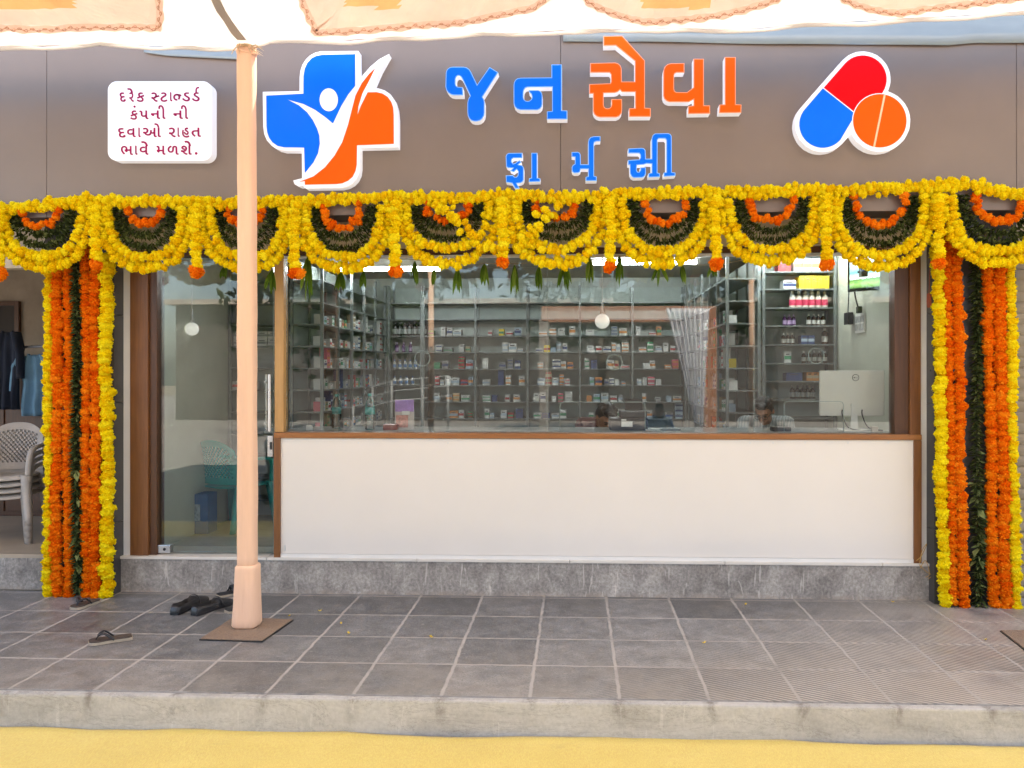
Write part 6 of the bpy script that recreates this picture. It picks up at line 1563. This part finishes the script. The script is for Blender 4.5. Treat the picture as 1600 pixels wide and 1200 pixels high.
    for s in (-1, 1):
        mb = MB(); mb.lathe([(.001, 0), (.010, .004), (.013, .012)], 12); c_ = hp(s * .032, -.082, .006); mb = MB()
        mb.tube([hp(s * .032 + .011 * math.cos(q), -.086, .004 + .005 * math.sin(q)) for q in [2 * math.pi * k / 12 for k in range(12)]], .0022, 5, True); part('eyelid', mb, m_hair, th)
        mb = MB(); mb.tube(spline([hp(s * .014, -.090, .026), hp(s * .034, -.089, .031), hp(s * .054, -.078, .026)], 4), .0035, 5); part('eyebrow', mb, m_hair, th)
    if glasses:
        mb = MB()
        for s in (-1, 1):
            mb.tube([hp(s * .034 + .025 * math.cos(q), -.100, .004 + .018 * math.sin(q)) for q in [2 * math.pi * k / 20 for k in range(20)]], .0022, 5, True)
            mb.tube([hp(s * .059, -.098, .008), hp(s * .079, -.03, .008), hp(s * .080, .02, .004)], .0018, 5)
        mb.tube([hp(-.009, -.102, .008), hp(.009, -.102, .008)], .0022, 5); part('eyeglasses', mb, m_black, th)
    return th
ts = NT('striped_shirt_cloth'); vv = ts.coords(); wv = ts.new('TexWave', Scale=24.0, Distortion=1.2); wv.bands_direction = 'X'; ts.link(vv, wv.inputs['Vector'])
ts.link(ts.ramp(wv.outputs['Fac'], [(.3, (.10, .13, .15)), (.6, (.45, .47, .46))]), ts.b.inputs['Base Color']); ts.b.inputs['Roughness'].default_value = .9
m_trou = M('dark_trousers', (.03, .03, .038), .9)
# seat the figures so their heads come where the photo shows them
hc = P(1196, 643, 1.02); p1 = person('person in a striped shirt and glasses, head bowed, sitting behind the counter', ts.m, m_trou, (-.03, -.10, 1.155), -24, 34, True)
p1.location = (hc.x + .03, 1.02 + .10, FLOOR + (hc.z - FLOOR - 1.155)); p1.rotation_euler = (0, 0, R(-6))
hc2 = P(946, 652, 1.05); p2 = person('person with black hair bent low behind the black printer', M('dark_red_shirt', (.12, .03, .03), .9), m_trou, (.02, -.12, 1.12), 28, 46, False)
p2.location = (hc2.x - .02, 1.05 + .12, FLOOR + (hc2.z - FLOOR - 1.12))
for p_, lb in ((p1, 'plain black stool under the person in the striped shirt'), (p2, 'plain black stool under the person behind the printer')):
    q = p_.location; s_ = thing('stool', lb, 'stool', (q.x, q.y + .2, FLOOR), 'stools behind the counter')
    top_ = q.z + .345
    mb = MB(); mb.lathe([(.17, top_ - FLOOR - .05), (.18, top_ - FLOOR - .03), (.17, top_ - FLOOR)], 20, (q.x, q.y + .2, FLOOR)); part('seat', mb, m_black, s_, 'auto')
    for k in range(4):
        a_ = R(45 + 90 * k); mb = MB(); mb.tube([(q.x + .12 * math.cos(a_), q.y + .2 + .12 * math.sin(a_), top_ - .051), (q.x + .17 * math.cos(a_), q.y + .2 + .17 * math.sin(a_), FLOOR + .001)], .012, 8); part('leg', mb, m_steel, s_)

# ------------------------------------------------------------------ the street side the glass mirrors
def PRf(px, py, Yo): p = P(px, py, 0.19 - Yo); return Vector((p.x, Yo, p.z))
m_tan = M('tan_cloth_wrap', (0.46, 0.22, 0.125), .8, var=.08)
ent = thing('tent_gateway', 'tan cloth wrapped gateway beam and pillar of the tent across the street', 'gateway', (0, -10.4, -.2))
a, b = PRf(700, 480, -10.4), PRf(1118, 504, -10.4)
mb = MB(); mb.box((PRf(846, 490, -10.4).x, -10.5, b.z), (b.x, -10.3, a.z), bev=.02); part('beam', mb, m_tan, ent)
a, b = PRf(1099, 500, -10.4), PRf(1119, 660, -10.4)
mb = MB(); mb.box((a.x, -10.5, -.2), (b.x, -10.3, a.z), bev=.02); part('pillar', mb, m_tan, ent)
mb = MB(); a = PRf(850, 500, -10.4); mb.box((a.x - .1, -10.5, -.2), (a.x + .1, -10.3, a.z), bev=.02); part('pillar', mb, M('grey_wrap', (.35, .31, .28), .8), ent)
for px, lb in ((673, 'slim peach wrapped tent pole across the street, facing the display card'), (1174, 'slim peach wrapped tent pole across the street, facing the person in striped shirt')):
    p = PRf(px, 470, -9.3); mb = MB(); mb.tube([(p.x, -9.3, -.2), (p.x + .01, -9.3, 2.0), (p.x, -9.3, 4.0)], .055, 10)
    t = thing('tent_pole', lb, 'pole', (p.x, -9.3, -.2), 'tent poles across the street'); part('wrapped_shaft', mb, m_wrap, t, True)
rows = []
for j in range(25):
    t = j / 24; row = []
    l = 1040 + 46 * t ** .9; r_ = 1108 - 10 * t
    for i in range(41):
        u = i / 40; q = PRf(l + (r_ - l) * u, 482 + 184 * t, -10.15); row.append((q.x, -10.15 + .05 * math.sin(u * 52) * (1 - .4 * t), q.z))
    rows.append(row)
for j in range(10):
    t = (j + 1) / 10; rows.append([(x + (0.10 * (i / 40 - .5)) * t, y, z + (-.19 - z) * t) for i, (x, y, z) in enumerate(rows[24])])
mb = MB(); mb.shell(rows, (0, -.004, 0)); single('curtain', mb, mat_cloth('white_curtain_cloth', (.88, .88, .93), .25), 'white pleated curtain tied at one side of the tent gateway', 'curtain', smooth=True)
m_tree = petal_mat('street_tree_leaf', [(0.0, (0.012, 0.022, 0.006)), (0.6, (0.030, 0.048, 0.012)), (1.0, (0.07, 0.09, 0.03))])
def leaf_cloud(c, rad, n, size, seed):
    g = np.random.default_rng(seed); Vs = []; Fs = []; Ts = []; o = 0
    cl = g.normal(0, 1, (26, 3)); cl /= np.linalg.norm(cl, axis=1)[:, None]; cl *= g.uniform(.3, 1, (26, 1)) ** .5
    for k in range(n):
        q = (cl[g.integers(26)] + g.normal(0, .17, 3)) * rad + c
        d = g.normal(0, 1, 3); d /= np.linalg.norm(d); s = np.cross(d, g.normal(0, 1, 3)); s /= np.linalg.norm(s) + 1e-9
        L = size * g.uniform(.6, 1.4)
        Vs.append(np.array([q - d * L, q + s * L * .4, q + d * L, q - s * L * .4])); Fs.append(np.array([[0, 1, 2], [0, 2, 3]]) + o); o += 4; Ts.append(np.full(4, g.uniform(.1, 1)))
    return np.vstack(Vs), np.vstack(Fs), np.concatenate(Ts)
for k, (x, y, z, rd, lb) in enumerate(((-7.5, -19, 4.2, 3.0, 'leafy street tree across the road, opposite the glass door'), (0.8, -20, 4.6, 2.9, 'leafy street tree across the road, opposite the counter middle'), (5.8, -18.5, 4.4, 2.6, 'leafy street tree across the road, opposite the counter end'))):
    t = thing('street_tree', lb, 'tree', (x, y, -.2), 'trees across the street')
    tinted('crown', *leaf_cloud(np.array([x, y, z]), np.array([rd, rd * .8, rd * .72]), 2600, .17, 40 + k), m_tree, t)
    mb = MB(); mb.tube([(x, y, -.2), (x + .1, y, 1.4), (x - .05, y, 3.2), (x, y, 4.8)], [.22, .17, .13, .05], 10)
    for s in (-1, 1): mb.tube([(x, y, 2.4), (x + s * .7, y + .2, 3.6), (x + s * 1.3, y, 4.8)], [.10, .07, .03], 8)
    part('trunk', mb, M('bark', (.12, .085, .06), .9, var=.3, bump=.5), t, True)
hs = thing('street_building', 'low plain brown building with a flat roof across the road', 'building', (0, -26, -.2))
mb = MB(); mb.box((-16, -30, -.2), (16, -26, 4.4)); part('wall', mb, M('brown_render', (.10, .085, .075), .8, var=.2, scale=1), hs)
mb = MB(); mb.box((-16.3, -30.2, 4.41), (16.3, -25.6, 4.6)); part('roof', mb, m_beam, hs)
hc3 = PRf(1030, 640, -9.2); p3 = person('person in a light blue shirt sitting across the street, mirrored in the window', M('light_blue_shirt', (.24, .36, .50), .9), m_trou, (0, -.05, 1.20), 10, 8, False)
p3.rotation_euler = (0, 0, R(180)); p3.location = (hc3.x, -9.25, -.19)
copy_tree(ch, (hc3.x, -9.47, -.19), R(180), 'grey plastic chair under the person in a light blue shirt')['group'] = 'plastic chairs across the street'
rl = thing('street_railing', 'white painted street railing on the opposite roadside', 'railing', (-3.9, -11.5, -.2))
mb = MB(); m_rail = M('grey_white_rail', (.30, .30, .295), .5)
rx = [PRf(x, 640, -11.5).x for x in (552, 582, 612, 660, 700)]; ry = [PRf(600, y, -11.5).z for y in (640, 604, 596, 588)]
for dz in (0, -.22, -.44):
    mb.tube([(rx[0], -11.5, ry[0] + dz + .1), (rx[1], -11.5, ry[1] + dz), (rx[2], -11.5, ry[2] + dz), (rx[4], -11.5, ry[3] + dz)], .022, 8)
part('rail', mb, m_rail, rl, True)
for k in range(5):
    mb = MB(); mb.tube([(rx[k], -11.5, -.2), (rx[k], -11.5, [ry[0] + .1, ry[1], ry[2], ry[2] + .05, ry[3]][k])], .028, 8); part('post', mb, m_rail, rl, True)
# scooter parked in front, mirrored in the door
sc_t = thing('scooter', 'dark grey motor scooter parked on the street edge', 'scooter', (-4.55, -6.1, -.2))
m_scb = M('dark_scooter_paint', (.05, .055, .06), .25, coat=.6)
def pt(x, z, y=0): return Vector((-4.55 + y, -6.1 + x, -.2 + z))
for x in (-.62, .62):
    mb = MB(); mb.tube([pt(x + .20 * math.cos(q), .23 + .20 * math.sin(q)) for q in [2 * math.pi * k / 24 for k in range(24)]], .05, 8, True); w_ = part('wheel', mb, m_rub, sc_t, True)
    mb = MB(); mb.tube([pt(x, .23, -.045), pt(x, .23, .045)], .12, 14); part('rim', mb, m_steel, w_)
mb = MB(); mb.tube(spline([pt(-.62, .42), pt(-.45, .52), pt(-.1, .50), pt(.05, .30), pt(.32, .30), pt(.42, .62), pt(.46, .92)], 6), [.12] * 6 + [.16] * 12 + [.10] * 12 + [.12] * 7, 12); part('body', mb, m_scb, sc_t, True)
mb = MB(); mb.tube(spline([pt(-.75, .72), pt(-.4, .74), pt(-.02, .70)], 5), [.09] + [.13] * 8 + [.1] * 2, 12, flat=.5); part('seat', mb, m_rub, sc_t, True)
mb = MB(); mb.tube([pt(.44, .98, -.33), pt(.50, 1.02, -.1), pt(.50, 1.02, .1), pt(.44, .98, .33)], .022, 8); part('handlebar', mb, m_rub, sc_t, True)
mb = MB(); mb.lathe([(.09, 0), (.085, .03), (.04, .05)], 16); mb.v = [tuple(pt(.55 + z, .88 + y, x)) for x, y, z in mb.v]; part('headlight', mb, m_white, sc_t, True)
for s in (-1, 1):
    mb = MB(); mb.tube([pt(.46, 1.0, s * .2), pt(.46, 1.22, s * .30)], .008, 6); mb.box(tuple(pt(.44, 1.20, s * .30 - .06)), tuple(pt(.46, 1.30, s * .30 + .06)), .008); part('mirror', mb, m_steel, sc_t)

for o in bpy.data.objects:
    if '_base' in o: del o['_base']
